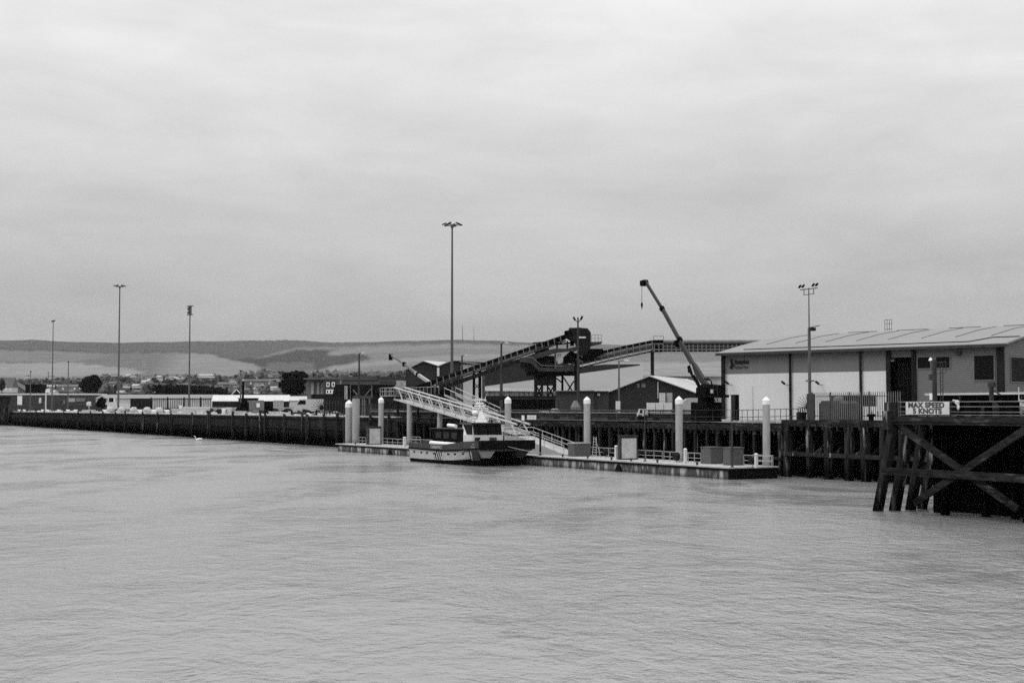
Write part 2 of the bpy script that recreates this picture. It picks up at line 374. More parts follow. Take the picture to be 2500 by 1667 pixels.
# ================================================================ QUAYS
def quay_planked():
    """closed timber quay, left half"""
    x0, x1 = Q.x(-60, DQ), Q.x(968, DQ)
    t = Thing('timber_quay', 'long black planked timber quay face with fender posts at the left', 'quay', (x0, DQ, 0))
    rn = random.Random(1); p = MB(); x = x0
    while x < x1:
        wd = rn.uniform(.26, .34); d = rn.uniform(0, .10)
        p.box(x, x + wd - .03, DQ - d + .1, DQ + .35, -1.5, GZ - .42); x += wd
    t.part('planking', p, M_PLANK)
    b = MB().box(x0, x1, DQ - .25, DQ + .45, GZ - .42, GZ - .02); t.part('edge_beam', b, M_BEAM)
    b = MB().box(x0, x1, DQ - .1, DQ + .9, GZ - .018, GZ + .16); t.part('kerb', b, M_CONC)
    for z in (1.1, 3.0):
        b = MB(); b.box(x0, x1, DQ - .2, DQ - .003, z, z + .22); t.part('waler', b, M_PLANK)
    for px, wpx in ((20, 5), (50, 3), (88, 4), (107, 4), (155, 8), (190, 8), (220, 7), (250, 4), (281, 7), (305, 9), (347, 8), (383, 7), (417, 7), (468, 9), (507, 5), (512, 7),
                    (567, 6), (600, 9), (634, 7), (646, 9), (693, 7), (737, 9), (748, 10), (790, 7), (822, 8), (846, 7), (903, 8), (948, 8)):
        x = Q.x(px, DQ - .5); wd = rn.uniform(.34, .46); top = GZ + rn.uniform(.3, .75); le = rn.uniform(-.12, .12)
        t.part('fender_pile', MB().beam((x, DQ - .42, -1.5), (x + le, DQ - .42, top), wd, wd * .9), M_WOOD)
quay_planked()
def quay_open(x0, x1, sp, wd, zt, name, label, heavy=False, seed=2):
    t = Thing(name, label, 'quay', (x0, DQ, 0)); rn = random.Random(seed)
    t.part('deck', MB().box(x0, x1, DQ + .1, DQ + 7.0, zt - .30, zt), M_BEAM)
    t.part('edge_beam', MB().box(x0, x1, DQ - .25, DQ + .097, zt - .62, zt + .04), M_BEAM)
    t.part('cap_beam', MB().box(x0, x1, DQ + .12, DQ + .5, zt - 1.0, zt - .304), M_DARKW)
    b = MB(); n = int((x1 - x0) / 1.05)
    for i in range(n):
        x = x0 + i * 1.05; b.box(x, x + .22, DQ - .36, DQ - .254, zt - .95 - rn.random() * .1, zt - .35)
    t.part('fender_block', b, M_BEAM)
    x = x0 + .6; k = 0
    while x < x1:
        q = wd * rn.uniform(.75, 1.25); le = rn.uniform(-.16, .16)
        t.part('pile', MB().beam((x - le, DQ + .1, -1.5), (x, DQ + .1, zt - .63), q, q), M_WOOD)
        if heavy:
            b = MB(); b.beam((x - .1, DQ + .5, 2.1), (x - sp * .95, DQ + 3.2, 4.6), .3); b.beam((x, DQ + .6, 2.2), (x + .1, DQ + 4.5, 4.9), .26)
            t.part('raking_brace', b, M_WOOD)
        x += sp * rn.uniform(.78, 1.22); k += 1
    for z in ((2.15,) if heavy else (1.7,)):
        t.part('waler', MB().box(x0, x1, DQ - .32, DQ - .02, z, z + (.42 if heavy else .28)), M_WOOD)
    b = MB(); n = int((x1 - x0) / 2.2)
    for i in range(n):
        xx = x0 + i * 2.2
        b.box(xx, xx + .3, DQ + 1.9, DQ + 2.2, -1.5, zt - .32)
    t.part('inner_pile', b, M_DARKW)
    t.part('back_wall', MB().box(x0, x1 + .5, DQ + (4.0 if heavy else 2.6), DQ + 6.9, -1.5, zt - .305), M_DARKW)  # retaining wall, the shade under the deck put into its near-black colour
    return t
xa, xb = Q.x(968, DQ) + .05, Q.x(1912, DQ)
quay_open(xa, xb - .05, 2.1, .34, 5.2, 'piled_quay', 'dark piled quay under the conveyor and crane, behind the pontoon')
xc = -40.0
quay_open(xb, xc, 2.75, .55, 5.75, 'braced_quay', 'heavy braced timber quay below the palisade fence beside the jetty', heavy=True, seed=5)

# near jetty ------------------------------------------------------
DJ = 68.0
def jetty():
    x0 = Q.x(2187, DJ, 1020); x1 = x0 + 40; zt = 6.43; zb = Q.z(2300, 1037, DJ)
    t = Thing('timber_jetty', 'near black timber jetty with crossed braces and raking piles at the right', 'jetty', (x0, DJ, 0)); rn = random.Random(9)
    t.part('edge_beam', MB().box(x0, x1, DJ - .35, DJ, zt - .36, zt - .0), M_BEAM)
    t.part('lower_beam', MB().box(x0 + .1, x1, DJ - .28, DJ, zb, zt - .37), M_BEAM)
    t.part('deck', MB().box(x0 + .05, x1, DJ + .003, DQ - .4, zt - .3, zt - .02), M_BEAM)
    t.part('side_beam', MB().box(x0 - .3, x0 + .045, DJ - .35, DQ - .4, zt - .6, zt - .05), M_BEAM)
    t.part('corner_post', MB().box(x0 - .45, x0 + .05, DJ - .75, DJ - .36, zt - .9, zt + .35), M_WOOD)
    # raking piles down the left side
    y = DJ - .1; k = 0
    while y < DQ - 1:
        le = 1.75 + rn.uniform(-.2, .2); q = .52 * rn.uniform(.9, 1.1)
        t.part('raking_pile', MB().beam((x0 - le * 1.18, y, -1.2), (x0 - .1, y, zt - .62), q), M_WOOD)
        y += 1.4
    # front bents
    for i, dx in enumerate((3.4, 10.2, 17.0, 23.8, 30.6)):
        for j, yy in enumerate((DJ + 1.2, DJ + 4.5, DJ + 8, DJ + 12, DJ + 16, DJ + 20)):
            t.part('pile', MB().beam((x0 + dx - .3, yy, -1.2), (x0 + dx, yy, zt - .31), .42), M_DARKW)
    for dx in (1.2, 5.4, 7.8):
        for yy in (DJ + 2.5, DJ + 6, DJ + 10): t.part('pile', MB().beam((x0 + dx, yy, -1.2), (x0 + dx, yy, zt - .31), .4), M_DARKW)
    def P(px, py): return Q.on(px, py, DJ - .3)
    a, b = P(2198, 1046), P(2480, 1243)
    def br(nm, p, q, w, yoff, m=M_BEAM): t.part(nm, MB().beam((p[0], DJ - yoff, p[2]), (q[0], DJ - yoff, q[2]), .16, w), m)
    cx = P(2350, 1152); e = P(2500, 1052)
    br('cross_brace', a, b, .46, .12); br('cross_brace', (2 * e[0] - cx[0], 0, 2 * e[2] - cx[2]), P(2232, 1228), .46, .30)
    w0 = P(2172, 1149); t.part('waler', MB().box(x0 - .9, x1, DJ - .5, DJ - .39, w0[2] - .26, w0[2] + .24), M_BEAM)
    # inner braces with the shade put into their colour
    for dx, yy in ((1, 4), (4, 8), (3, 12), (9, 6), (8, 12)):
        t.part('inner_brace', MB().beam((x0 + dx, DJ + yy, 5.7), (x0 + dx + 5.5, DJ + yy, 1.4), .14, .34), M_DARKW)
    t.part('inner_wall', MB().box(x0 + .2, x1, DJ + 4.0, DJ + 4.3, -1.2, zt - .31), M_DARKW)  # dark wall added to black out the space under the deck
    # guard rail
    for px in (2343, 2378, 2411, 2446, 2478, 2511):
        x = Q.x(px, DJ + .4); t.part('rail_post', MB().box(x - .2, x + .2, DJ + .35, DJ + .6, zt - .02, Q.z(px, 981, DJ + .4)), M_DARKW)
    for py in (981, 993, 1005.5, 1013):
        z = Q.z(2300, py, DJ + .3); t.part('rail', MB().tube((x0, DJ + .3, z), (x1, DJ + .3, z), .035), M_STEEL3)
    for px in (2200, 2215, 2240, 2265, 2290, 2322):
        x = Q.x(px, DJ + .36); t.part('rail_post', MB().tube((x, DJ + .36, zt - .02), (x, DJ + .36, zt + .95), .045), M_STEEL2)
    x = Q.x(2176, DJ + .3)
    t.part('end_post', MB().box(x - .05, x + .75, DJ - .3, DJ + .2, zt - .3, Q.z(2180, 982, DJ)), M_WOOD)
    return x0, x1, zt
JX0, JX1, JZ = jetty()
# speed sign
s0, s1 = Q.on(2213, 981, DJ - .02), Q.on(2319, 1012, DJ - .02)
t = Thing('speed_sign', 'white board reading MAX SPEED 5 KNOTS fixed to the jetty rail', 'sign', (s0[0], DJ, s1[2]))
t.part('board', MB().box(s0[0], s1[0], DJ - .09, DJ - .03, s1[2], s0[2]), M_OFFW)
hh = s0[2] - s1[2]; ww = s1[0] - s0[0]
t.text('lettering', 'MAX SPEED', .46, M_TEXT, (s0[0] + ww * .06, DJ - .1, s1[2] + hh * .56), bold=.02, sx=ww * .87 / 2.55)
t.text('lettering', '5 KNOTS', .46, M_TEXT, (s0[0] + ww * .17, DJ - .1, s1[2] + hh * .09), bold=.02, sx=ww * .87 / 2.55)
# crumpled bag on the rail
bx = Q.on(2337, 986, DJ + .1)
single('plastic_bag', MB().blob((bx[0], DJ + .1, bx[2] + .1), (.17, .1, .15), 3).blob((bx[0] + .1, DJ + .1, bx[2] - .2), (.10, .08, .19), 4).blob((bx[0] - .28, DJ + .12, bx[2] + .22), (.16, .06, .05), 5),
       M_OFFW, 'white crumpled bag tied on the jetty rail beside the speed sign', 'bag', bx)
# stuff standing on the jetty and behind it
def jpost():
    y = DJ + 4
    a = Q.on(2281, 878, y); b = a[0]; zt = a[2]
    t = Thing('lamp_post', 'thick dark post with a small white lamp and ladder behind the speed sign', 'lamp post', (b, y, JZ))
    t.part('post', MB().tube((b, y, JZ), (b, y, zt), .17, .15), M_STEEL2)
    t.part('lamp', MB().lathe((Q.x(2272, y, 876), y), [(.14, zt - .06), (.12, zt + .03), (.03, zt + .16)]), M_WHITE)
    t.part('lamp_arm', MB().beam((b, y, zt - .05), (Q.x(2272, y, 876), y, zt - .08), .06), M_STEEL2)
    l = MB(); xa, xb2 = Q.x(2297, y), Q.x(2303, y); z1 = Q.z(2300, 884, y)
    l.tube((xa, y, JZ), (xa, y, z1), .03, n=5); l.tube((xb2, y, JZ), (xb2, y, z1), .03, n=5)
    z = JZ + .3
    while z < z1: l.tube((xa, y, z), (xb2, y, z), .02, n=5); z += .3
    t.part('ladder', l, M_STEEL2)
    p = MB(); z2 = Q.z(2300, 911, y); x3 = Q.x(2311, y)
    for z in (z1, z2): p.tube((b, y, z), (x3, y, z), .03, n=5)
    p.tube((x3, y, z2), (x3, y, z1), .03, n=5); t.part('bracket', p, M_STEEL2)
    t.part('control_box', MB().box(b - .45, b - .18, y - .1, y + .1, Q.z(2275, 928, y), Q.z(2275, 914, y)), M_STEEL2)
jpost()
y = DJ + 6; a = Q.on(2269, 960, y); b = Q.on(2279, 976, y)
t = Thing('beacon_box', 'small white beacon cabinet on a stand behind the speed sign', 'cabinet', (a[0], y, JZ))
t.part('cabinet', MB().box(a[0], b[0], y, y + .3, b[2], a[2]), M_WHITE); t.part('stand', MB().box(a[0] + .1, b[0] - .1, y + .1, y + .2, JZ - .02, b[2] - .002), M_GALV)
# long low shelter behind jetty rail
y = DJ + 14; a = Q.on(2262, 960, y); x2 = Q.x(2620, y); zr = a[2]
t = Thing('covered_walkway', 'long low black walkway shelter with a white roof edge behind the jetty rail', 'shelter', (a[0], y, JZ))
t.part('roof', MB().box(a[0], x2, y - .2, y + 2.5, zr - .16, zr), M_FAR1)
t.part('wall', MB().box(a[0] + .6, x2, y + .3, y + 2.2, JZ - .02, zr - .163), M_BLK)
for i in range(6): t.part('post', MB().box(a[0] + .5 + i * 3, a[0] + .62 + i * 3, y - .1, y + .02, JZ - .02, zr - .163), M_STEEL2)
y = DJ + 9; a = Q.on(2420, 933, y)
t = Thing('davit', 'squat dark davit with a hooked head standing behind the jetty posts', 'davit', (a[0], y, JZ))
t.part('base', MB().lathe((a[0], y), [(.75, JZ - .02), (.7, JZ + .5), (.25, JZ + 1.0)]), M_STEEL); t.part('column', MB().tube((a[0], y, JZ + .95), (a[0], y, a[2] - .3), .16), M_STEEL2)
t.part('head', MB().box(a[0] - .2, a[0] + .3, y - .15, y + .15, a[2] - .35, a[2]).beam((a[0] + .1, y, a[2] - .5), (a[0] + .8, y, a[2] - .9), .1), M_STEEL2)
y = DJ + 2; a = Q.on(2487, 945, y)
single('flag_pole', MB().tube((a[0], y, JZ - .02), (a[0], y, a[2]), .03), M_OFFW, 'thin bare white pole at the far right of the jetty rail', 'pole', (a[0], y, JZ))
y = DJ + 1.5; a = Q.on(2495, 995, y)
single('bulk_sack', MB().blob((a[0], y, a[2]), (.4, .35, .5), 8, n=12, m=8), M_GALV, 'pale rounded sack behind the jetty rail at the right edge', 'sack', (a[0], y, JZ))

# ================================================================ PONTOON
DP0, DP1, PZ = 84.7, 90.75, 1.2
PX0, PX1 = Q.x(822, DP0, 1100), Q.x(1776, DP0, 1167)
def pontoon():
    t = Thing('pontoon', 'long low concrete pontoon with stained side moored along the quay', 'pontoon', (PX0, DP0, 0))
    n = 9; L_ = (PX1 - PX0) / n
    t.part('hull', MB().box(PX0 + .25, PX1, DP0 + .12, DP1 - .1, -.4, PZ - .35), M_PONT)
    t.part('deck', MB().box(PX0 - .5, PX1 + .3, DP0 - .05, DP1, PZ - .13, PZ), M_DECK)
    t.part('fender_strip', MB().box(PX0 - .45, PX1 + .25, DP0, DP1 - .05, PZ - .347, PZ - .133), M_RUB)
    t.part('end_fender', MB().box(PX1 + .02, PX1 + .3, DP0 + .05, DP1 - .1, -.3, PZ - .36), M_RUB)
    for px in (952, 1510):
        x = Q.x(px, DP0, 1130)
        t.part('joint_fender', MB().prism([(x - .75, -.2), (x + .75, -.2), (x + .2, .75), (x - .2, .75)], DP0 - .1, DP0 + .1), M_RUB)
    for px in (866, 1372, 1433, 1491, 1539, 1603, 1700):
        x = Q.x(px, DP0 + .4, 1120)
        t.part('bollard', MB().lathe((x, DP0 + .5), [(.12, PZ - .01), (.1, PZ + .22), (.17, PZ + .25), (.17, PZ + .32)], n=8), M_STEEL2)
pontoon()
# guide piles
def gpile(px, topy, D, label, cap=True, rpx=8, m=M_PILE, group='white capped guide piles'):
    a = Q.on(px, topy, D); x = a[0]
    # radius from its width in sight
    Y = Q.world((x, D, 0)).y; r = rpx * Y / F
    zt = a[2]; h = r * .95
    t = Thing('guide_pile', label, 'pile', (x, D, -1), group=group if cap else None)
    t.part('shaft', MB().lathe((x, D), [(r, -1.0), (r, zt - (r * 2.2 if cap else 0))], n=24), m, smooth=False)
    if cap: t.part('cap', MB().lathe((x, D), [(r * 1.06, zt - r * 2.2), (r * 1.06, zt - h), (r * .55, zt - h * .42), (.03, zt)], n=24), M_WHITE)
gpile(852, 976, 89.8, 'white capped grey pile at the far end of the pontoon, beside the plain pile', rpx=8.6)
gpile(869, 973, 90.4, 'plain grey pile without a cap at the far end of the pontoon', cap=False, rpx=9)
gpile(930.5, 969, 90.2, 'white capped grey pile below the head of the gangway', rpx=6.6)
gpile(1000, 985, 92.0, 'bare grey support pile under the upper gangway truss', cap=False, rpx=6.5)
gpile(1074, 1006, 92.0, 'bare grey support pile behind the stern of the workboat', cap=False, rpx=6.6)
gpile(1240, 968, 90.0, 'white capped grey pile behind the foot of the gangway', rpx=7.7)
gpile(1433, 968, 89.7, 'white capped grey pile behind the grey storage bin', rpx=8)
gpile(1657.5, 967, 89.6, 'white capped grey pile left of the long grey lockers', rpx=8.8)
gpile(1870.5, 968, 90.3, 'white capped grey pile at the near end of the pontoon', rpx=9)

def cab(name, label, px0, px1, D0, D1, topy, m, doorm=None, cat='cabinet', pxd=None, extra=None):
    """box on the pontoon deck: front from px0, far right edge of its end face at px1"""
    x0 = Q.x(px0, D0, 1090); zt = Q.z((px0 + px1) / 2, topy, D0)
    xe = Q.on(px1, 1090, D1)[0]
    t = Thing(name, label, cat, (x0, D0, PZ))
    t.part('body', MB().box(x0, xe, D0, D1, PZ, zt - .12), m)
    t.part('lid', MB().box(x0 - .06, xe + .06, D0 - .06, D1 + .06, zt - .117, zt), extra or m)
    if doorm: t.part('door', MB().box(xe + .003, xe + .05, D0 + .18, D1 - .18, PZ + .12, zt - .35), doorm)
    return t
cab('electrical_cabinet', 'tall dark cabinet with a pale end door at the far end of the pontoon', 894, 931, 86.4, 88.6, 1041, M_STEEL2, M_CONC)
cab('electrical_cabinet', 'tall dark cabinet with a pale end door in the middle of the near pontoon', 1509, 1556.5, 86.2, 88.5, 1063, M_STEEL2, M_CONC)
cab('storage_bin', 'low grey bin with a pale lid edge at the foot of the gangway ramp', 1387, 1441, 87.0, 89.2, 1081, M_LOCK, None, 'storage bin', extra=M_GALV)
cab('deck_locker', 'long grey deck locker standing nearer the gangway', 1711, 1764, 87.8, 89.3, 1091, M_LOCK, None, 'locker')
cab('deck_locker', 'long grey deck locker standing nearer the pontoon end', 1765, 1815, 87.4, 89.1, 1092, M_LOCK, None, 'locker')
def wpost(px, topy, D, label, wpx=3.2, m=M_OFFW):
    a = Q.on(px, topy, D); Y = Q.world(a).y; r = wpx * Y / F
    t = Thing('service_pedestal', label, 'pedestal', (a[0], D, PZ), group='white service pedestals on the pontoon')
    t.part('column', MB().box(a[0] - r, a[0] + r, D - r, D + r, PZ, a[2] - .15), m); t.part('head', MB().lathe((a[0], D), [(r * 1.4, a[2] - .147), (r * 1.4, a[2] - .06), (.05, a[2])], n=8), M_WHITE)
wpost(988, 1066, 86.2, 'white service pedestal on the pontoon beside the boat stern')
wpost(1504.5, 1087, 86.2, 'white service pedestal beside the tall cabinet on the near pontoon')
wpost(1673, 1094, 86.3, 'white service pedestal left of the long grey lockers')
wpost(1846, 1106, 86.3, 'white service pedestal at the near end of the pontoon')
def thinpole(px, topy, D, z0, label, r=.06, m=M_STEEL2):
    a = Q.on(px, topy, D); t = Thing('post', label, 'pole', (a[0], D, z0))
    t.part('shaft', MB().tube((a[0], D, z0), (a[0], D, a[2]), r), m); t.part('foot', MB().box(a[0] - .15, a[0] + .15, D - .15, D + .15, z0 + .002, z0 + .07), m)
thinpole(1574, 1000, 86.0, PZ, 'thin dark pole on the pontoon right of the tall cabinet')
thinpole(1787, 1034, 85.3, PZ, 'thin dark pole in front of the long grey lockers', .09)
thinpole(840, 1000, 88.5, PZ, 'thin dark pole at the far left end of the pontoon')
thinpole(1319, 1050, 86.0, PZ, 'short dark post at the foot of the gangway ramp', .12, M_BLK)
def prail(px0, px1, D, label, py=1110, h=1.05, hoop=False, name='guard_rail', m=M_GALV, sp=1.8):
    x0, x1 = Q.x(px0, D, py), Q.x(px1, D, py)
    t = Thing(name, label, 'guard rail', (x0, D, PZ))
    P, T = rails([(x0, D, PZ), (x1, D, PZ)], h, sp=sp, r=.035)
    t.part('posts', P, m); t.part('rails', T, m)
prail(876, 893, 87.3, 'short galvanised rail left of the far cabinet', 1080)
prail(933, 984, 87.6, 'galvanised rail between the far cabinet and the boat stern', 1083)
prail(1000, 1055, 89.6, 'galvanised rail along the pontoon behind the boat stern', 1085)
prail(1441, 1509, 89.9, 'galvanised rail between the storage bin and the tall cabinet', 1100)
prail(1557, 1617, 88.7, 'galvanised rail right of the tall cabinet', 1105)
prail(1621, 1711, 88.0, 'galvanised rail around the pile left of the lockers', 1110, sp=1.2)
prail(1816, 1884, 88.6, 'galvanised rail behind the last pile of the pontoon', 1120)
prail(1838, 1887, 90.2, 'low galvanised rail at the back corner of the pontoon end', 1120)
def ladder_frame():
    D = 87.5; a = Q.on(1446, 1113, D); b = Q.on(1463, 1066, D)
    t = Thing('step_ladder', 'pale frame ladder standing right of the storage bin', 'ladder', (a[0], D, PZ))
    for dx in (0, 1.0): t.part('stile', MB().tube((a[0] + dx * .9, D, PZ), (a[0] + .35 + dx * .55, D, b[2]), .04), M_ALU)
    r_ = MB()
    for i in range(1, 8):
        k = i / 8; r_.tube((a[0] + .35 * k, D, PZ + (b[2] - PZ) * k), (a[0] + .9 - .0 * k, D, PZ + (b[2] - PZ) * k), .025, n=5)
    t.part('rungs', r_, M_ALU)
    t.part('rear_leg', MB().tube((a[0] + .5, D + .9, PZ), (a[0] + .6, D, b[2] - .1), .035), M_ALU)
ladder_frame()
def reel(px, py, D, label, r=.35):
    a = Q.on(px, py, D); t = Thing('hose_reel', label, 'hose reel', (a[0], D, PZ))
    c = (a[0], D, PZ + .65)
    t.part('drum', MB().tube((c[0], D - .2, c[2]), (c[0], D + .2, c[2]), r, n=14), M_STEEL); t.part('stand', MB().beam((c[0] - .3, D + .26, PZ), (c[0], D + .26, c[2]), .07).beam((c[0] + .3, D + .26, PZ), (c[0], D + .26, c[2]), .07), M_GALV)
reel(1478, 1105, 88.2, 'dark hose reel between the frame ladder and the white pedestal'); reel(1651, 1105, 87.2, 'dark hose reel at the foot of the pile left of the lockers', .45)
reel(1836, 1120, 87.4, 'dark hose reel right of the long lockers')

# ================================================================ GANGWAY
def gangway():
    DU, DL = 92.6, 88.6
    def pt(px, py, D): return Vector(Q.on(px, py, D))
    U0 = pt(962, 946, DU); L0 = pt(1262, 1036, DL)                   # near truss, top chord
    Ub = pt(962, 975, DU); Lb = pt(1262, 1062, DL)
    off = Vector((0, 1.9, 0))
    t = Thing('gangway', 'long pale aluminium truss gangway sloping down from the quay to the pontoon', 'gangway', tuple(Lb))
    n = 11
    for k, o in enumerate((Vector((0, 0, 0)), off)):
        t.part('top_chord', MB().tube(U0 + o, L0 + o, .14, n=8), M_ALU)
        t.part('bottom_chord', MB().tube(Ub + o, Lb + o, .10, n=8), M_ALU)
        d = []
        for i in range(n):
            a, b = Ub.lerp(Lb, i / n) + o, Ub.lerp(Lb, (i + 1) / n) + o
            mt = U0.lerp(L0, (i + .5) / n) + o
            d += [MB().tube(a, mt, .06, n=6), MB().tube(mt, b, .10, n=6)]
        t.part('diagonals', d, M_ALU)
    m = MB(); e = Vector((0, .0, 0))
    m.add([Ub + Vector((0, .12, .06)), Lb + Vector((0, .12, .06)), Lb + off - Vector((0, .12, -.06)), Ub + off - Vector((0, .12, -.06)),
           Ub + Vector((0, .12, .14)), Lb + Vector((0, .12, .14)), Lb + off - Vector((0, .12, -.14)), Ub + off - Vector((0, .12, -.14))],
          [(3, 2, 1, 0), (4, 5, 6, 7), (0, 1, 5, 4), (2, 3, 7, 6), (1, 2, 6, 5), (0, 4, 7, 3)])
    t.part('walkway', m, M_GALV)
    m = MB(); z3 = Vector((0, 0, .5)); yy = off - Vector((0, .2, 0))
    m.add([Ub + yy, Lb + yy, Lb + yy + z3, Ub + yy + z3, Ub + yy + Vector((0, .03, 0)), Lb + yy + Vector((0, .03, 0)), Lb + yy + z3 + Vector((0, .03, 0)), Ub + yy + z3 + Vector((0, .03, 0))],
          [(0, 1, 2, 3), (7, 6, 5, 4), (0, 4, 5, 1), (3, 2, 6, 7)])
    t.part('kick_panel', m, M_GALV)
    t.part('handrail', MB().tube(U0 + off * .12 - Vector((0, 0, .45)), L0 + off * .12 - Vector((0, 0, .45)), .04, n=5), M_ALU)
    # head platform
    a = pt(930, 966, DU); b = pt(963, 966, DU)
    t2 = Thing('head_platform', 'railed steel platform carrying the upper end of the gangway', 'platform', (a.x, DU, 5.2))
    t2.part('floor', MB().box(a.x, b.x, DU - .2, DU + 2.6, a.z - .1, a.z + .02), M_GALV)
    t2.part('bracket', MB().box(a.x + 1.5, b.x + 1.0, DU + .2, DU + 2.2, a.z - .75, a.z - .102), M_STEEL)
    P, T = rails([(a.x, DU - .15, a.z), (b.x, DU - .15, a.z)], U0.z - a.z, levels=(1, .55), sp=.9, r=.035); t2.part('posts', P, M_GALV); t2.part('rails', T, M_GALV)
    P, T = rails([(a.x, DU - .1, a.z), (a.x, DU + 2.5, a.z)], U0.z - a.z, levels=(1, .55), sp=.9, r=.035); t2.part('side_posts', P, M_GALV); t2.part('side_rails', T, M_GALV)
    P, T = rails([(a.x, DU + 2.5, a.z + .2), (a.x + 17, DU + 2.5, a.z + .2)], U0.z - a.z - .2, levels=(1,), sp=1.4, r=.035); t2.part('back_posts', P, M_GALV); t2.part('back_rail', T, M_GALV)
    t2.part('back_walkway', MB().box(a.x, a.x + 17, DU + 2.3, DU + 3.6, a.z - .0, a.z + .15), M_STEEL)
    for dx in (1.0, 9, 16): t2.part('leg', MB().box(a.x + dx, a.x + dx + .3, DU + 2.4, DU + 2.7, 5.2, a.z - .02), M_STEEL)
    # second stair beyond
    p0 = [pt(1085, 947, 95.5), pt(1215, 1003, 94.0)]; p1 = [pt(1112, 946, 96.3), pt(1222, 996, 95.2)]
    t3 = Thing('quay_stair', 'thin railed stair descending behind the boat mast to the quay', 'stair', tuple(p0[1]))
    for p in (p0, p1):
        t3.part('handrail', MB().tube(p[0], p[1], .06), M_ALU); t3.part('stringer', MB().beam(p[0] - Vector((0, 0, 1.1)), p[1] - Vector((0, 0, 1.1)), .08, .3), M_GALV)
        d = []
        for i in range(9): q = p[0].lerp(p[1], i / 8); d.append(MB().tube(q, q - Vector((0, 0, 1.1)), .025, n=5))
        t3.part('balusters', d, M_GALV)
    # lower landing ramp on the pontoon
    R0, R1 = pt(1262, 1064, 88.0), pt(1386, 1108, 88.0)
    t4 = Thing('landing_ramp', 'pale sided ramp with double handrails between the gangway foot and the pontoon', 'ramp', (R1.x, 88, PZ))
    s = R0.x - 2.5
    for y in (87.5, 89.8): t4.part('side_panel', MB().prism([(s, PZ), (R1.x, PZ), (R1.x, PZ + .15), (R0.x + 1.0, R0.z), (s, R0.z)], y, y + .06), M_GALV)
    t4.part('ramp_floor', MB().prism([(R1.x, PZ + .02), (R1.x, PZ + .1), (R0.x + 1.0, R0.z - .05), (s, R0.z - .05), (s, R0.z - .15), (R0.x + 1.0, R0.z - .15)], 87.57, 89.79), M_GALV)
    for y in (87.45, 89.9):
        P, T = rails([(s, y, R0.z), (R0.x + 1.0, y, R0.z), (R1.x, y, PZ + .15)], 1.1, sp=2.2, r=.045); t4.part('posts', P, M_ALU); t4.part('rails', T, M_ALU)
gangway()
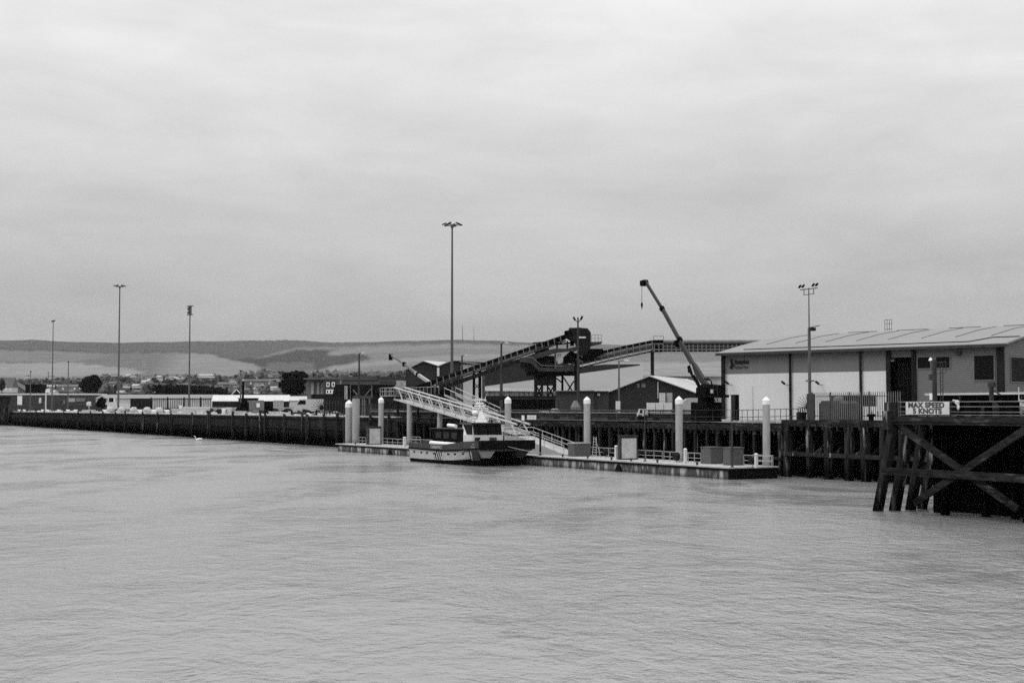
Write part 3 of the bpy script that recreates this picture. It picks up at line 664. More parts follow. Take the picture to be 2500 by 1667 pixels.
# ================================================================ WORKBOAT
def boat():
    D0 = 77.0; X0 = Q.x(998, D0, 1122); LEN = 20.2; BE = 7.4; HB = 2.4
    t = Thing('workboat', 'grey catamaran workboat with a white wheelhouse moored at the pontoon', 'boat', (X0, D0, 0))
    # stations: x, top z, knuckle z, boot z
    ST = [(0, 2.50, 1.74, .44), (4, 2.40, 1.68, .43), (8, 2.36, 1.64, .44), (10.5, 2.40, 1.64, .46), (13, 2.62, 1.70, .54), (15.5, 2.86, 1.84, .70), (18, 2.98, 1.98, .88), (LEN, 3.06, 2.08, 1.0)]
    def out(x, lvl):                         # inward shift of the outer face: 0 deck, 1 knuckle, 2 boot, 3 waterline
        k = max(0, (x - 12.5) / (LEN - 12.5))
        return (0, .05 + .12 * k, .14 + .85 * k ** 1.6, .3 + 1.1 * k ** 1.5)[lvl]
    def rake(x, lvl): return x - (0, 0, .55, .9)[lvl] * max(0, (x - 15) / (LEN - 15))
    for side in (0, 1):
        def Y(v): return D0 + v if side == 0 else D0 + BE - v
        def shell(name, rows, m, inner=True):
            mb = MB(); k = len(ST)
            vs = []
            for s in ST:
                for (lvl, z) in rows(s): vs.append((X0 + rake(s[0], lvl), Y(out(s[0], lvl)), z))
            for s in ST:
                kk = max(0, (s[0] - 12.5) / (LEN - 12.5))
                for (lvl, z) in rows(s): vs.append((X0 + rake(s[0], lvl), Y(HB - (.0, .0, .55, .8)[lvl] * kk), z))
            n = 2; fs = []
            for i in range(k - 1): fs.append((i * n, (i + 1) * n, (i + 1) * n + 1, i * n + 1)); o = k * n; fs.append((o + i * n, o + i * n + 1, o + (i + 1) * n + 1, o + (i + 1) * n))
            o = k * n
            for i in range(k - 1):
                fs.append((i * n + 1, (i + 1) * n + 1, o + (i + 1) * n + 1, o + i * n + 1)); fs.append((i * n, o + i * n, o + (i + 1) * n, (i + 1) * n))
            fs.append((0, 1, o + 1, o)); e = (k - 1) * n; fs.append((e, o + e, o + e + 1, e + 1))
            mb.add(vs, fs); return t.part(name, mb, m)
        shell('hull', lambda s: ((2, s[3]), (1, s[2])), M_HULL if side == 0 else M_BAND_SHADE)  # far hull dark: the shade between the hulls is put into its colour
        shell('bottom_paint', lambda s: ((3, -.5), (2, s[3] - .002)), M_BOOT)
        # bulwark (outer face)
        mb = MB(); vs = []
        for s in ST: vs += [(X0 + s[0], Y(0), s[2] + .12), (X0 + s[0], Y(0), s[1]), (X0 + s[0], Y(.12), s[1]), (X0 + s[0], Y(.12), s[2] + .12)]
        k = len(ST); fs = []
        for i in range(k - 1):
            for j in range(4): fs.append((i * 4 + j, (i + 1) * 4 + j, (i + 1) * 4 + (j + 1) % 4, i * 4 + (j + 1) % 4))
        fs += [(0, 3, 2, 1), tuple((k - 1) * 4 + j for j in range(4))]
        t.part('bulwark', mb.add(vs, fs), M_BAND_SHADE)
        # rubbing strip
        mb = MB(); vs = []; fs = []
        for s in ST: vs += [(X0 + s[0], Y(-.1), s[2] - .06), (X0 + s[0], Y(-.1), s[2] + .12), (X0 + s[0], Y(.2), s[2] + .12), (X0 + s[0], Y(.2), s[2] - .06)]
        for i in range(k - 1):
            for j in range(4): fs.append((i * 4 + j, (i + 1) * 4 + j, (i + 1) * 4 + (j + 1) % 4, i * 4 + (j + 1) % 4))
        fs += [(0, 3, 2, 1), tuple((k - 1) * 4 + j for j in range(4))]
        t.part('rubbing_strip', mb.add(vs, fs), M_RUB)
    # deck, bow fender, added tunnel shade block
    vs = []; fs = []
    for s in ST: vs += [(X0 + s[0], D0 + .13, s[2] + .1), (X0 + s[0], D0 + BE - .13, s[2] + .1), (X0 + s[0], D0 + BE - .13, s[2] - .25), (X0 + s[0], D0 + .13, s[2] - .25)]
    for i in range(len(ST) - 1):
        for j in range(4): fs.append((i * 4 + j, (i + 1) * 4 + j, (i + 1) * 4 + (j + 1) % 4, i * 4 + (j + 1) % 4))
    fs += [(0, 3, 2, 1), tuple((len(ST) - 1) * 4 + j for j in range(4))]
    t.part('deck', MB().add(vs, fs), M_STEEL3)
    t.part('bow_fender', MB().box(X0 + LEN + .003, X0 + LEN + .42, D0 - .05, D0 + BE + .05, 2.0, 3.1), M_RUB)
    t.part('tunnel_bulkhead', MB().box(X0 + 9, X0 + LEN - 1.6, D0 + HB + .01, D0 + BE - HB - .01, .55, 1.45), M_BLK)  # black block added to stand for the shade in the tunnel
    # marks on the side
    def yside(x, z):                         # outer face at given x, z (approx.)
        s = np.interp; xs = [a[0] for a in ST]; kz = s(x, xs, [a[2] for a in ST]); bz = s(x, xs, [a[3] for a in ST])
        f = (kz - z) / (kz - bz); return D0 + out(x, 1) * (1 - f) + out(x, 2) * f
    for px in (1010, 1027.5, 1041, 1058.5, 1093, 1109, 1127):
        x = Q.x(px, D0, 1102) - X0; z = np.interp(x, [a[0] for a in ST], [a[2] for a in ST]) - .42
        t.part('portlight', MB().box(X0 + x - .3, X0 + x + .3, yside(x, z) - .03, yside(x, z) + .1, z - .1, z + .09), M_GLASSM)
    for i, px in enumerate((1066, 1070.5, 1075, 1079.5)):
        x = Q.x(px, D0, 1105) - X0
        for dx, wd, m in ((-.14, .34, M_BLK), (.203, .14, M_WHITE)):
            b = MB(); b.prism([(X0 + x + dx, 1.62), (X0 + x + dx + wd, 1.62), (X0 + x + dx + wd - .55, .58), (X0 + x + dx - .55, .58)], D0 - .02 + .03, D0 + .12)
            t.part('hull_stripe', b, m)
    xb = Q.x(1143, D0, 1105) - X0
    for dx, w_, m in ((0, .12, M_BLK), (.35, .12, M_WHITE), (.62, 1.55, M_BAND_SHADE)):
        x1 = xb + dx; ya = D0 + out(x1, 1); yb_ = D0 + out(x1, 2); z1, z0 = 1.80, .66
        vs = []
        for (xx, yy, zz) in ((x1, ya - .03, z1), (x1 + w_, ya - .03, z1), (x1 + w_ - .45, D0 + out(x1 + w_ - .45, 2) - .04, z0 + .02), (x1 - .45, yb_ - .04, z0)):
            vs += [(X0 + xx, yy, zz), (X0 + xx, yy + .06, zz)]
        t.part('hull_stripe', MB().add(vs, [(0, 2, 4, 6), (1, 7, 5, 3), (0, 1, 3, 2), (2, 3, 5, 4), (4, 5, 7, 6), (6, 7, 1, 0)]), m)
    x = Q.x(1052, D0, 1090)
    t.text('boat_name', 'CHARENTRICT', .5, M_TEXTL, (x, D0 - .03, 1.87), sx=.95, bold=.015)
    x = Q.x(1155, D0, 1085)
    t.text('port_marks', 'CTV', .28, M_TEXTL, (x - .2, D0 - .03, 2.5), sx=1.0); t.text('port_marks', 'LONDON', .24, M_TEXTL, (x - .6, D0 - .03, 2.2), sx=1.0)
    # deckhouse
    y0, y1 = 78.8, 83.0; zr = 4.28; xd = Q.x(1056, y0, 1065); xw = Q.x(1131, y0, 1065); xf = Q.x(1152, y0, 1065)
    dz = 1.85
    t.part('deckhouse', MB().box(xd, xw - .003, y0, y1, dz, zr), M_BLK)
    t.part('deckhouse_roof', MB().box(xd - .8, xw - .003, y0 - .15, y1 + .15, zr + .003, zr + .1), M_STEEL2)
    for i in range(3): t.part('deckhouse_window', MB().box(xd + 1.0 + i * 2.3, xd + 2.6 + i * 2.3, y0 - .03, y0 + .05, 3.1, 3.9), M_GLASS)
    # wheelhouse: white base, raked window band, roof
    zb, zw, zt = 2.0, 3.65, 4.95
    t.part('wheelhouse_base', MB().box(xw, xf + .25, y0, y1, zb, zw), M_OFFW)
    def frus(x0a, x1a, ya, yb, x0b, x1b, yc, yd, z0, z1):
        return MB().add([(x0a, ya, z0), (x1a, ya, z0), (x1a, yb, z0), (x0a, yb, z0), (x0b, yc, z1), (x1b, yc, z1), (x1b, yd, z1), (x0b, yd, z1)],
                        [(3, 2, 1, 0), (4, 5, 6, 7), (0, 1, 5, 4), (1, 2, 6, 5), (2, 3, 7, 6), (3, 0, 4, 7)])
    t.part('wheelhouse_cabin', frus(xw, xf + .22, y0 + .02, y1 - .02, xw - .5, xf - .1, y0 + .1, y1 - .1, zw + .002, zt), M_WHITE)
    w = frus(xf + .235, xf + .27, y0 + .12, y1 - .12, xf - .06, xf - .03, y0 + .16, y1 - .16, zw + .02, zt - .05)
    t.part('front_window', w, M_GLASSM)
    w = MB().add([(xw + 1.0, y0 - .0, zw + .05), (xf + .2, y0 - .0, zw + .05), (xf - .08, y0 + .08, zt - .05), (xw - .1, y0 + .08, zt - .05),
                  (xw + 1.0, y0 - .03, zw + .05), (xf + .2, y0 - .03, zw + .05), (xf - .08, y0 + .05, zt - .05), (xw - .1, y0 + .05, zt - .05)],
                 [(0, 1, 2, 3), (7, 6, 5, 4), (0, 4, 5, 1), (1, 5, 6, 2), (2, 6, 7, 3), (3, 7, 4, 0)])
    t.part('side_window', w, M_GLASSM)
    for yy in (y0 + .9, y0 + 2.1, y0 + 3.3): t.part('window_mullion', MB().beam((xf + .30, yy, zw + .03), (xf - .0, yy, zt - .06), .07), M_BLK)
    t.part('wheelhouse_roof', frus(xw - .9, xf + .3, y0 - .25, y1 + .25, xw - .7, xf - .1, y0, y1, zt + .003, zt + .22), M_STEEL2)
    t.part('roof_edge', MB().box(xf + .301, xf + .36, y0 - .2, y1 + .2, zt + .0, zt + .12), M_BLK)
    for (a, b_) in ((.25, .75), (2.3, 3.3)): t.part('vent_grille', MB().box(xf + .253, xf + .29, y0 + a, y0 + b_, 2.85, 3.35), M_STEEL2)
    # liferaft canister, fender roll, capstan, foredeck winch
    x = Q.x(1102, 80, 1041); t.part('liferaft', MB().tube((x - 1.3, 80.2, zr + .45), (x + .9, 80.2, zr + .35), .24, n=12), M_WHITE); t.part('liferaft_cradle', MB().box(x - 1, x + .6, 79.95, 80.45, zr + .102, zr + .2), M_STEEL2)
    xa, xb2 = Q.x(1053, D0 + .6, 1078), Q.x(1124, D0 + .6, 1081); t.part('deck_fender', MB().tube((xa, D0 + .55, 2.52), (xb2, D0 + .55, 2.42), .26, n=10), M_WHITE)
    x = Q.x(1165, D0 + .3, 1072); t.part('bollard', MB().lathe((x, D0 + .45), [(.14, 2.0), (.14, 3.2), (.28, 3.22), (.25, 3.45)], n=8), M_STEEL)
    x = Q.x(1036, D0 + .3, 1075); t.part('stern_gear', MB().box(x - 1.2, x + 1.2, D0 + .5, D0 + 1.6, 1.9, 2.75).box(x - 3, x - 1.6, D0 + .8, D0 + 2.0, 1.9, 2.6), M_STEEL2)
    # mast
    mx, my = xf - 2.2, 81.0
    def mz(py): return Q.z(1170, py, my)
    m = MB(); m.add([(mx - .9, my - .75, zt + .2), (mx + .9, my - .75, zt + .2), (mx + .9, my + .6, zt + .2), (mx - .9, my + .6, zt + .2), (mx - .25, my - .2, mz(1002)), (mx + .25, my - .2, mz(1002)), (mx + .25, my + .2, mz(1002)), (mx - .25, my + .2, mz(1002))],
                   [(3, 2, 1, 0), (4, 5, 6, 7), (0, 1, 5, 4), (1, 2, 6, 5), (2, 3, 7, 6), (3, 0, 4, 7)])
    m.tube((mx, my, mz(1002)), (mx, my, mz(974)), .13, .08); t.part('mast', m, M_WHITE)
    for py, hw, r_ in ((976, .9, .07), (991, .75, .07), (985, .5, .1), (1003, 1.1, .12), (1009, .8, .1), (1015, .9, .09), (1021, 1.3, .12), (1027, 1.2, .1)):
        t.part('mast_arm', MB().tube((mx, my - hw, mz(py)), (mx, my + hw, mz(py)), r_), M_WHITE)
    t.part('radar', MB().box(mx - .2, mx + .15, my - .1, my + 1.8, mz(1019), mz(1015)), M_WHITE); t.part('radar', MB().box(mx + .1, mx + .4, my - 1.1, my + 1.0, mz(998), mz(995)), M_WHITE)
    t.part('antenna_dome', MB().blob((mx + .3, my - .8, mz(1008)), (.4, .4, .36), 1, 14, 9, 0), M_WHITE, smooth=True); t.part('searchlight', MB().tube((mx + .5, my + 1.2, mz(1028)), (mx + .9, my + 1.2, mz(1028)), .2), M_STEEL)
    for dy in (-.8, .3, .8): t.part('aerial', MB().tube((mx, my + dy, mz(980)), (mx, my + dy, mz(968)), .03, n=5), M_WHITE)
    P, T = rails([(xf + .8, y1 + .3, 2.1), (X0 + LEN - .5, D0 + BE - .4, 2.2)], 1.9, levels=(1, .6), sp=1.0, r=.035)
    t.part('foredeck_rail_posts', P, M_GALV); t.part('foredeck_rails', T, M_GALV)
    P, T = rails([(X0 + .3, D0 + .3, 2.4), (xd - .5, D0 + .3, 2.4)], .8, levels=(1, .5), sp=1.6, r=.03)
    t.part('stern_rail_posts', P, M_GALV); t.part('stern_rails', T, M_GALV)
    P, T = rails([(xw - .6, y0 - .1, zt + .22), (xf, y0 - .1, zt + .22), (xf, y1 + .1, zt + .22)], .45, levels=(1,), sp=.9, r=.025)
    t.part('roof_rail_posts', P, M_OFFW); t.part('roof_rails', T, M_OFFW)
    # mooring line
    a = Vector((X0 + LEN - 1.2, D0 + 2.0, 3.0)); b2 = Vector((X0 + LEN + 4.5, DP0 + .5, PZ + .2)); pts = []
    for i in range(11): k = i / 10; p = a.lerp(b2, k); p.z -= 1.0 * k * (1 - k); pts.append(p)
    single('mooring_rope', MB().path(pts, .035), M_GALV, 'thin pale mooring rope from the boat bow to the pontoon', 'rope', tuple(b2))
boat()

# ================================================================ MASTS
def head_ring(t, x, D, z, r, m):
    rr = MB().tube((x, D, z - .4), (x, D, z + .2), .3, n=8); t.part('head_hub', rr, m)
    for i in range(6):
        an = i * math.pi / 3 + .3; cx, cy = x + r * math.cos(an), D + r * math.sin(an)
        t.part('head_arm', MB().tube((x, D, z), (cx, cy, z + .1), .07, n=5), m)
        t.part('floodlight', MB().beam((cx - .35 * math.cos(an), cy - .35 * math.sin(an), z + .42), (cx + .35 * math.cos(an), cy + .35 * math.sin(an), z + .1), .45, .2), M_STEEL)
def mast(px, topy, D, label, r0=.35, r1=.15, style='ring', zb=GZ, m=M_MAST, cat='lighting mast', name='lighting_mast', group=None, rr=2.0):
    a = Q.on(px, topy, D); x, z = a[0], a[2]
    t = Thing(name, label, cat, (x, D, zb), group=group)
    t.part('pole', MB().tube((x, D, zb), (x, D, z), r0, r1, n=10), m)
    t.part('base_plate', MB().tube((x, D, zb), (x, D, zb + .25), r0 * 1.8, n=10), m)
    if style == 'ring': head_ring(t, x, D, z, rr, m)
    elif style == 'tee':
        t.part('crossarm', MB().beam((x - 2.6, D, z), (x + 2.6, D, z), .22), m)
        for d in (-2.3, -1.2, 1.2, 2.3): t.part('floodlight', MB().box(x + d - .4, x + d + .4, D - .3, D + .3, z + .12, z + .4), M_STEEL)
    elif style == 'box':
        for zz in (z - .2, z - 2.9): t.part('head_frame', MB().box(x - 1.7, x + 1.7, D - .7, D + .7, zz - .1, zz + .1), m)
        for sx in (-1.6, -.55, .55, 1.6): t.part('head_upright', MB().box(x + sx - .08, x + sx + .08, D - .1, D + .1, z - 2.8, z - .3), m)
        for i in range(4):
            for zz in (z - 1.0, z - 2.2): t.part('floodlight', MB().box(x - 1.55 + i * .85, x - 1.05 + i * .85, D - .45, D - .15, zz - .3, zz + .3), M_STEEL2)
    elif style == 'twin':
        for s in (-1, 1):
            t.part('lamp_arm', MB().tube((x, D, z - .7), (x + s * .9, D, z - .2), .05, n=6), m)
            t.part('floodlight', MB().beam((x + s * .75, D, z - .35), (x + s * 1.15, D, z + .1), .24, .14), M_STEEL)
    elif style == 'arm':
        t.part('lamp_arm', MB().tube((x, D, z - .08), (x + 1.6, D, z + .05), .05, n=6), m); t.part('lamp', MB().beam((x + 1.4, D, z + .05), (x + 2.3, D, z - .02), .3, .14), M_OFFW)
    elif style == 'small':
        t.part('lamp', MB().box(x - .6, x + .6, D - .25, D + .25, z, z + .35), M_STEEL)
    return t
mast(130, 785, 102, 'thin tall lighting mast with a flat crossarm, farthest at the left', .28, .13, 'tee')
mast(292.5, 700, 99, 'tall lighting mast with a ring of floodlights above the left quay', .31, .17, 'ring', rr=1.5)
mast(464, 746, 125, 'tall lighting mast with a boxed floodlight cage, second from the left group', .31, .17, 'box')
mast(1104, 551, 112, 'tallest lighting mast with a ring of floodlights, rising behind the gangway', .31, .15, 'ring', rr=1.5)
def m5():
    D = 95.2; a = Q.on(1974.5, 703, D); x = a[0]; z1 = Q.z(1974, 800, D)
    t = Thing('lighting_mast', 'stepped lighting mast with four floodlights beside the palisade fence', 'lighting mast', (x, D, 5.75))
    t.part('pole', MB().tube((x, D, 5.75), (x, D, z1), .17, .15, n=10), M_MAST); t.part('upper_pole', MB().tube((x, D, z1 + .002), (x, D, a[2]), .07, .05), M_MAST)
    t.part('crossarm', MB().beam((x - 1.3, D, a[2] - .1), (x + 1.3, D, a[2] - .1), .09).beam((x - .8, D, a[2] - .65), (x + .8, D, a[2] - .65), .07).beam((x - .75, D, a[2] - .65), (x - .75, D, a[2] - .1), .06).beam((x + .75, D, a[2] - .65), (x + .75, D, a[2] - .1), .06), M_MAST)
    for s in (-1, -.6, .6, 1): t.part('floodlight', MB().beam((x + s * 1.3, D - .2, a[2] + .1), (x + s * 1.3 + .3, D - .2, a[2] + .34), .2, .12), M_STEEL)
    t.part('side_arm', MB().tube((x, D, z1), (x + 1.6, D, z1 + .15), .05), M_MAST); t.part('camera_unit', MB().box(x + .35, x + .8, D - .2, D + .2, z1 - .35, z1 - .02), M_STEEL)
    z2 = Q.z(1974, 930, D); t.part('collar', MB().box(x - .5, x + .6, D - .12, D + .12, z2 - .06, z2 + .08), M_MAST)
m5()
mast(1411, 775, 99, 'slim lighting pole with twin upturned floodlights in front of the conveyor head', .20, .10, 'twin', zb=5.3, m=M_STEEL2)
single('conical_base', MB().lathe((Q.x(1405, 98, 1000), 98), [(.62, 5.2), (.68, 7.1), (.2, 7.95)], n=14), M_STEEL3, 'grey conical housing at the foot of the slim pole', 'housing', (Q.x(1405, 98, 1000), 98, 5.2))
mast(1224, 838, 103, 'slim pole with a side lamp in front of the inclined conveyor', .28, .14, 'arm', m=M_STEEL2, name='lamp_pole', cat='lamp pole')
mast(1128, 868, 115, 'short pole with a side lamp between the tallest mast and the conveyor', .28, .14, 'arm', m=M_STEEL2, name='lamp_pole', cat='lamp pole')
mast(877, 862, 100, 'dark pole with small lamps beside the dark hopper', .28, .14, 'arm', m=M_STEEL2, name='lamp_pole', cat='lamp pole')
mast(167, 884, 112, 'short thin pole with a small lamp left of the rounded dark tree', .32, .15, 'small', name='lamp_pole', cat='lamp pole')
mast(75, 908, 97, 'short thin pole with one lamp near the left edge', .25, .12, 'small', name='lamp_pole', cat='lamp pole')
mast(118, 910, 130, 'short faint pole between the two left masts nearest the thin tall mast', .25, .12, 'small', name='lamp_pole', cat='lamp pole')
mast(588, 907, 120, 'short pole with a lamp beside the upright grab post', .28, .14, 'small', name='lamp_pole', cat='lamp pole')
mast(1511, 881, 100, 'slim grey pole with a pale side lamp left of the dark gabled shed', .16, .09, 'arm', zb=5.3, name='lamp_pole', cat='lamp pole')
mast(1838, 943, 94.2, 'thin pole with an angled camera in front of the white warehouse wall', .05, .04, 'none', zb=5.2, m=M_GALV, name='camera_pole', cat='camera pole')
# far transmission masts and pylon
def V0(px, topy, Y, basey, label, r, name='radio_mast'):
    a = V.on(px, topy, Y); b = V.on(px, basey, Y); m = MB().tube((a[0], Y, b[2]), (a[0], Y, a[2]), r, r * .3, n=5)
    single(name, m, M_FARR, label, 'radio mast', (a[0], Y, b[2]), V)
V0(1129, 792, 5060, 836, 'taller faint radio mast on the hill crest', 1.6); V0(1157, 800, 5060, 836, 'shorter faint radio mast on the hill crest', 1.3)
def pylon():
    Y = 1250; a = V.on(352, 888, Y); x = a[0]; z0 = 8; zt = a[2]
    t = Thing('pylon', 'faint lattice electricity pylon beside the left tall mast', 'pylon', (x, Y, z0), V)
    m = MB()
    for sx in (-1, 1):
        for sy in (-1, 1): m.beam((x + sx * 4, Y + sy * 4, z0), (x + sx * .7, Y + sy * .7, zt), .35)
    h = zt - z0
    for i in range(6):
        k0, k1 = i / 6, (i + 1) / 6; w0, w1 = 4 - 3.3 * k0, 4 - 3.3 * k1
        m.beam((x - w0, Y - w0, z0 + h * k0), (x + w1, Y - w1, z0 + h * k1), .2); m.beam((x + w0, Y - w0, z0 + h * k0), (x - w1, Y - w1, z0 + h * k1), .2)
    t.part('tower', m, M_GALV)
    for k in (.68, .8, .92): t.part('crossarm', MB().beam((x - 4.5, Y, z0 + h * k), (x + 4.5, Y, z0 + h * k), .4), M_GALV)
pylon()

# ================================================================ CRANES
def crane():
    D = 96.0
    def P(px, py, d=0): v = Q.on(px, py, D); return Vector((v[0], D + d, v[2]))
    g = P(1724, 1020); x = g.x; zg = 5.2
    t = Thing('harbour_crane', 'dark telescopic crane with its boom raised to the left on the quay', 'crane', (x, D, zg))
    a, b = P(1704, 982), P(1744, 982)
    t.part('pedestal', MB().box(a.x, b.x, D - 1.0, D + 1.0, zg, a.z), M_BLK)
    n0, n1 = P(1711, 970), P(1735, 982)
    t.part('slew_ring', MB().tube((x, D, a.z + .002), (x, D, n0.z), .95, n=16), M_BLK)
    c0, c1 = P(1713, 939), P(1737, 970)
    t.part('turret', MB().prism([(c0.x, c1.z), (c1.x, c1.z), (c1.x, P(1737, 945).z), (P(1730, 937).x, P(1730, 937).z), (P(1722, 940).x, P(1722, 940).z), (c0.x, P(1713, 947).z)], D - .8, D + .8), M_BLK)
    q0, q1 = P(1738, 940), P(1756, 963)
    k = t.part('cab', MB().box(q0.x, q1.x, D - .6, D + .7, q1.z, q0.z), M_BLK)
    t.part('window', MB().box(q0.x + .55, q1.x - .3, D - .63, D - .59, q1.z + .15, q0.z - .5), M_GALV, parent=k)
    p0, p1 = P(1742, 963.5), P(1766, 970); t.part('cab_platform', MB().box(p0.x, p1.x, D - .8, D + .8, p1.z, p0.z - .01), M_BLK)
    P_, T_ = rails([(q1.x, D - .8, p0.z), (p1.x, D - .8, p0.z)], 1.1, sp=.8, r=.025); t.part('platform_posts', P_, M_STEEL2); t.part('platform_rails', T_, M_STEEL2)
    e0, e1 = P(1711, 965), P(1702, 930); t.part('exhaust', MB().tube(e0, e1, .14), M_BLK)
    secs = [((1726, 944), (1694, 893), .42, .70, M_CRANE), ((1697, 899), (1658, 829), .34, .52, M_CRANE), ((1660, 832), (1616, 752), .28, .43, M_CRANE), ((1618, 756), (1575, 686), .22, .34, M_CRANE)]
    for u, v_, w_, h_, m in secs: t.part('boom_section', MB().beam(P(*u), P(*v_), w_, h_), m)
    for (u, s_) in (((1659, 829), .68), ((1616, 753), .58), ((1694, 895), .85)):
        p = P(*u); d = (P(1616, 753) - P(1659, 830)).normalized(); t.part('boom_collar', MB().beam(p - d * .3, p + d * .2, .40, s_ * .9), M_BLK)
    t.part('collar_bracket', MB().beam(P(1655, 836), P(1651, 841), .5, .7), M_BLK); t.part('collar_bracket', MB().beam(P(1690, 899), P(1683, 902), .5, .8), M_BLK)
    t.part('lift_cylinder', MB().tube(P(1690, 904, -.3), P(1712, 942, -.3), .2), M_BLK); t.part('lift_cylinder_rod', MB().tube(P(1692, 890, -.3), P(1700, 915, -.3), .1), M_GALV)
    t.part('boom_head', MB().prism([(P(1567, 686).x, P(1567, 686).z), (P(1577, 683).x, P(1577, 683).z), (P(1579, 690).x, P(1579, 690).z), (P(1571, 699).x, P(1571, 699).z), (P(1567, 698).x, P(1567, 698).z)], D - .3, D + .3), M_BLK)
    t.part('hoist_rope', MB().tube(P(1567, 697), P(1567, 741), .03, n=5), M_STEEL)
    h = t.part('hook_block', MB().lathe((P(1567, 741).x, D), [(.05, P(1567, 751).z), (.13, P(1567, 747).z), (.13, P(1567, 742).z), (.05, P(1567, 738).z)], n=8), M_BLK)
    t.part('hook', MB().tube(P(1567, 750), P(1567, 754), .06), M_BLK, parent=h)
    for i in range(3):
        pts = [P(1719 + i * 2, 924 + i), P(1729 + i * 2, 924 + i * 2), P(1736 + i, 930 + i * 2), P(1737, 944)]; t.part('hose', MB().path(pts, .05, n=5), M_BLK)
    for i in range(2): t.part('hose', MB().path([P(1742 + i * 7, 970), P(1746 + i * 7, 980), P(1747 + i * 5, 1005)], .05, n=5), M_BLK)
    t.part('hose', MB().path([P(1712, 962), P(1705, 963), P(1704, 969), P(1710, 972)], .05, n=5), M_BLK)
crane()
def crane2():
    D = 104.0
    def P(px, py, d=0): v = Q.on(px, py, D); return Vector((v[0], D + d, v[2]))
    c = P(1082, 965); t = Thing('mobile_crane', 'low mobile crane with a boom sloping up to the left behind the gangway', 'crane', (c.x, D, GZ))
    t.part('boom_section', MB().beam(P(1072, 949), P(1014, 910), .4, .5), M_GALV); t.part('boom_section', MB().beam(P(1022, 916), P(984, 886), .3, .4), M_STEEL3)
    t.part('boom_section', MB().beam(P(988, 890), P(955, 867), .25, .32), M_STEEL3)
    for u in ((1020, 914), (987, 889)): p = P(*u); t.part('boom_collar', MB().beam(p - Vector((.3, 0, -.1)), p + Vector((.3, 0, -.1)), .5, .7), M_BLK)
    t.part('boom_head', MB().beam(P(954, 864), P(953.5, 879), .5, .6), M_BLK)
    a, b = P(1000, 950), P(1082, 978)
    t.part('chassis', MB().box(a.x, b.x, D - 1.3, D + 1.3, GZ + .9, P(1000, 966).z), M_STEEL)
    t.part('upper_body', MB().box(P(1060, 0).x if False else c.x - 3.2, c.x + .6, D - 1.2, D + 1.2, P(1000, 966).z + .002, P(1000, 947).z), M_BLK)
    t.part('cab', MB().box(a.x, a.x + 3, D - 1.2, D + 1.2, P(1000, 966).z + .002, P(1000, 953).z), M_STEEL)
    for i in range(4): xx = a.x + 2 + i * (b.x - a.x - 4) / 3; t.part('wheel', MB().tube((xx, D - 1.5, GZ + .62), (xx, D - 1.1, GZ + .62), .62, n=14), M_RUB)
crane2()
def grab():
    D = 108
    def P(px, py): v = Q.on(px, py, D); return Vector((v[0], D, v[2]))
    g = P(592, 1004); t = Thing('grab_handler', 'upright dark grab handler standing among the pallets at the left', 'handler', (g.x, D, GZ))
    t.part('mast', MB().beam((g.x, D, GZ), P(594, 930), .5, .4), M_BLK); t.part('body', MB().box(g.x - 1.6, g.x + 2.0, D - 1, D + 1, GZ + .4, P(592, 982).z), M_BLK)
    t.part('grab', MB().blob((g.x + 1.5, D - 1.2, GZ + 1.1), (1.3, .8, 1.0), 5), M_BLK); t.part('tip', MB().beam(P(594, 930.5), P(593, 926), .3), M_GALV)
grab()
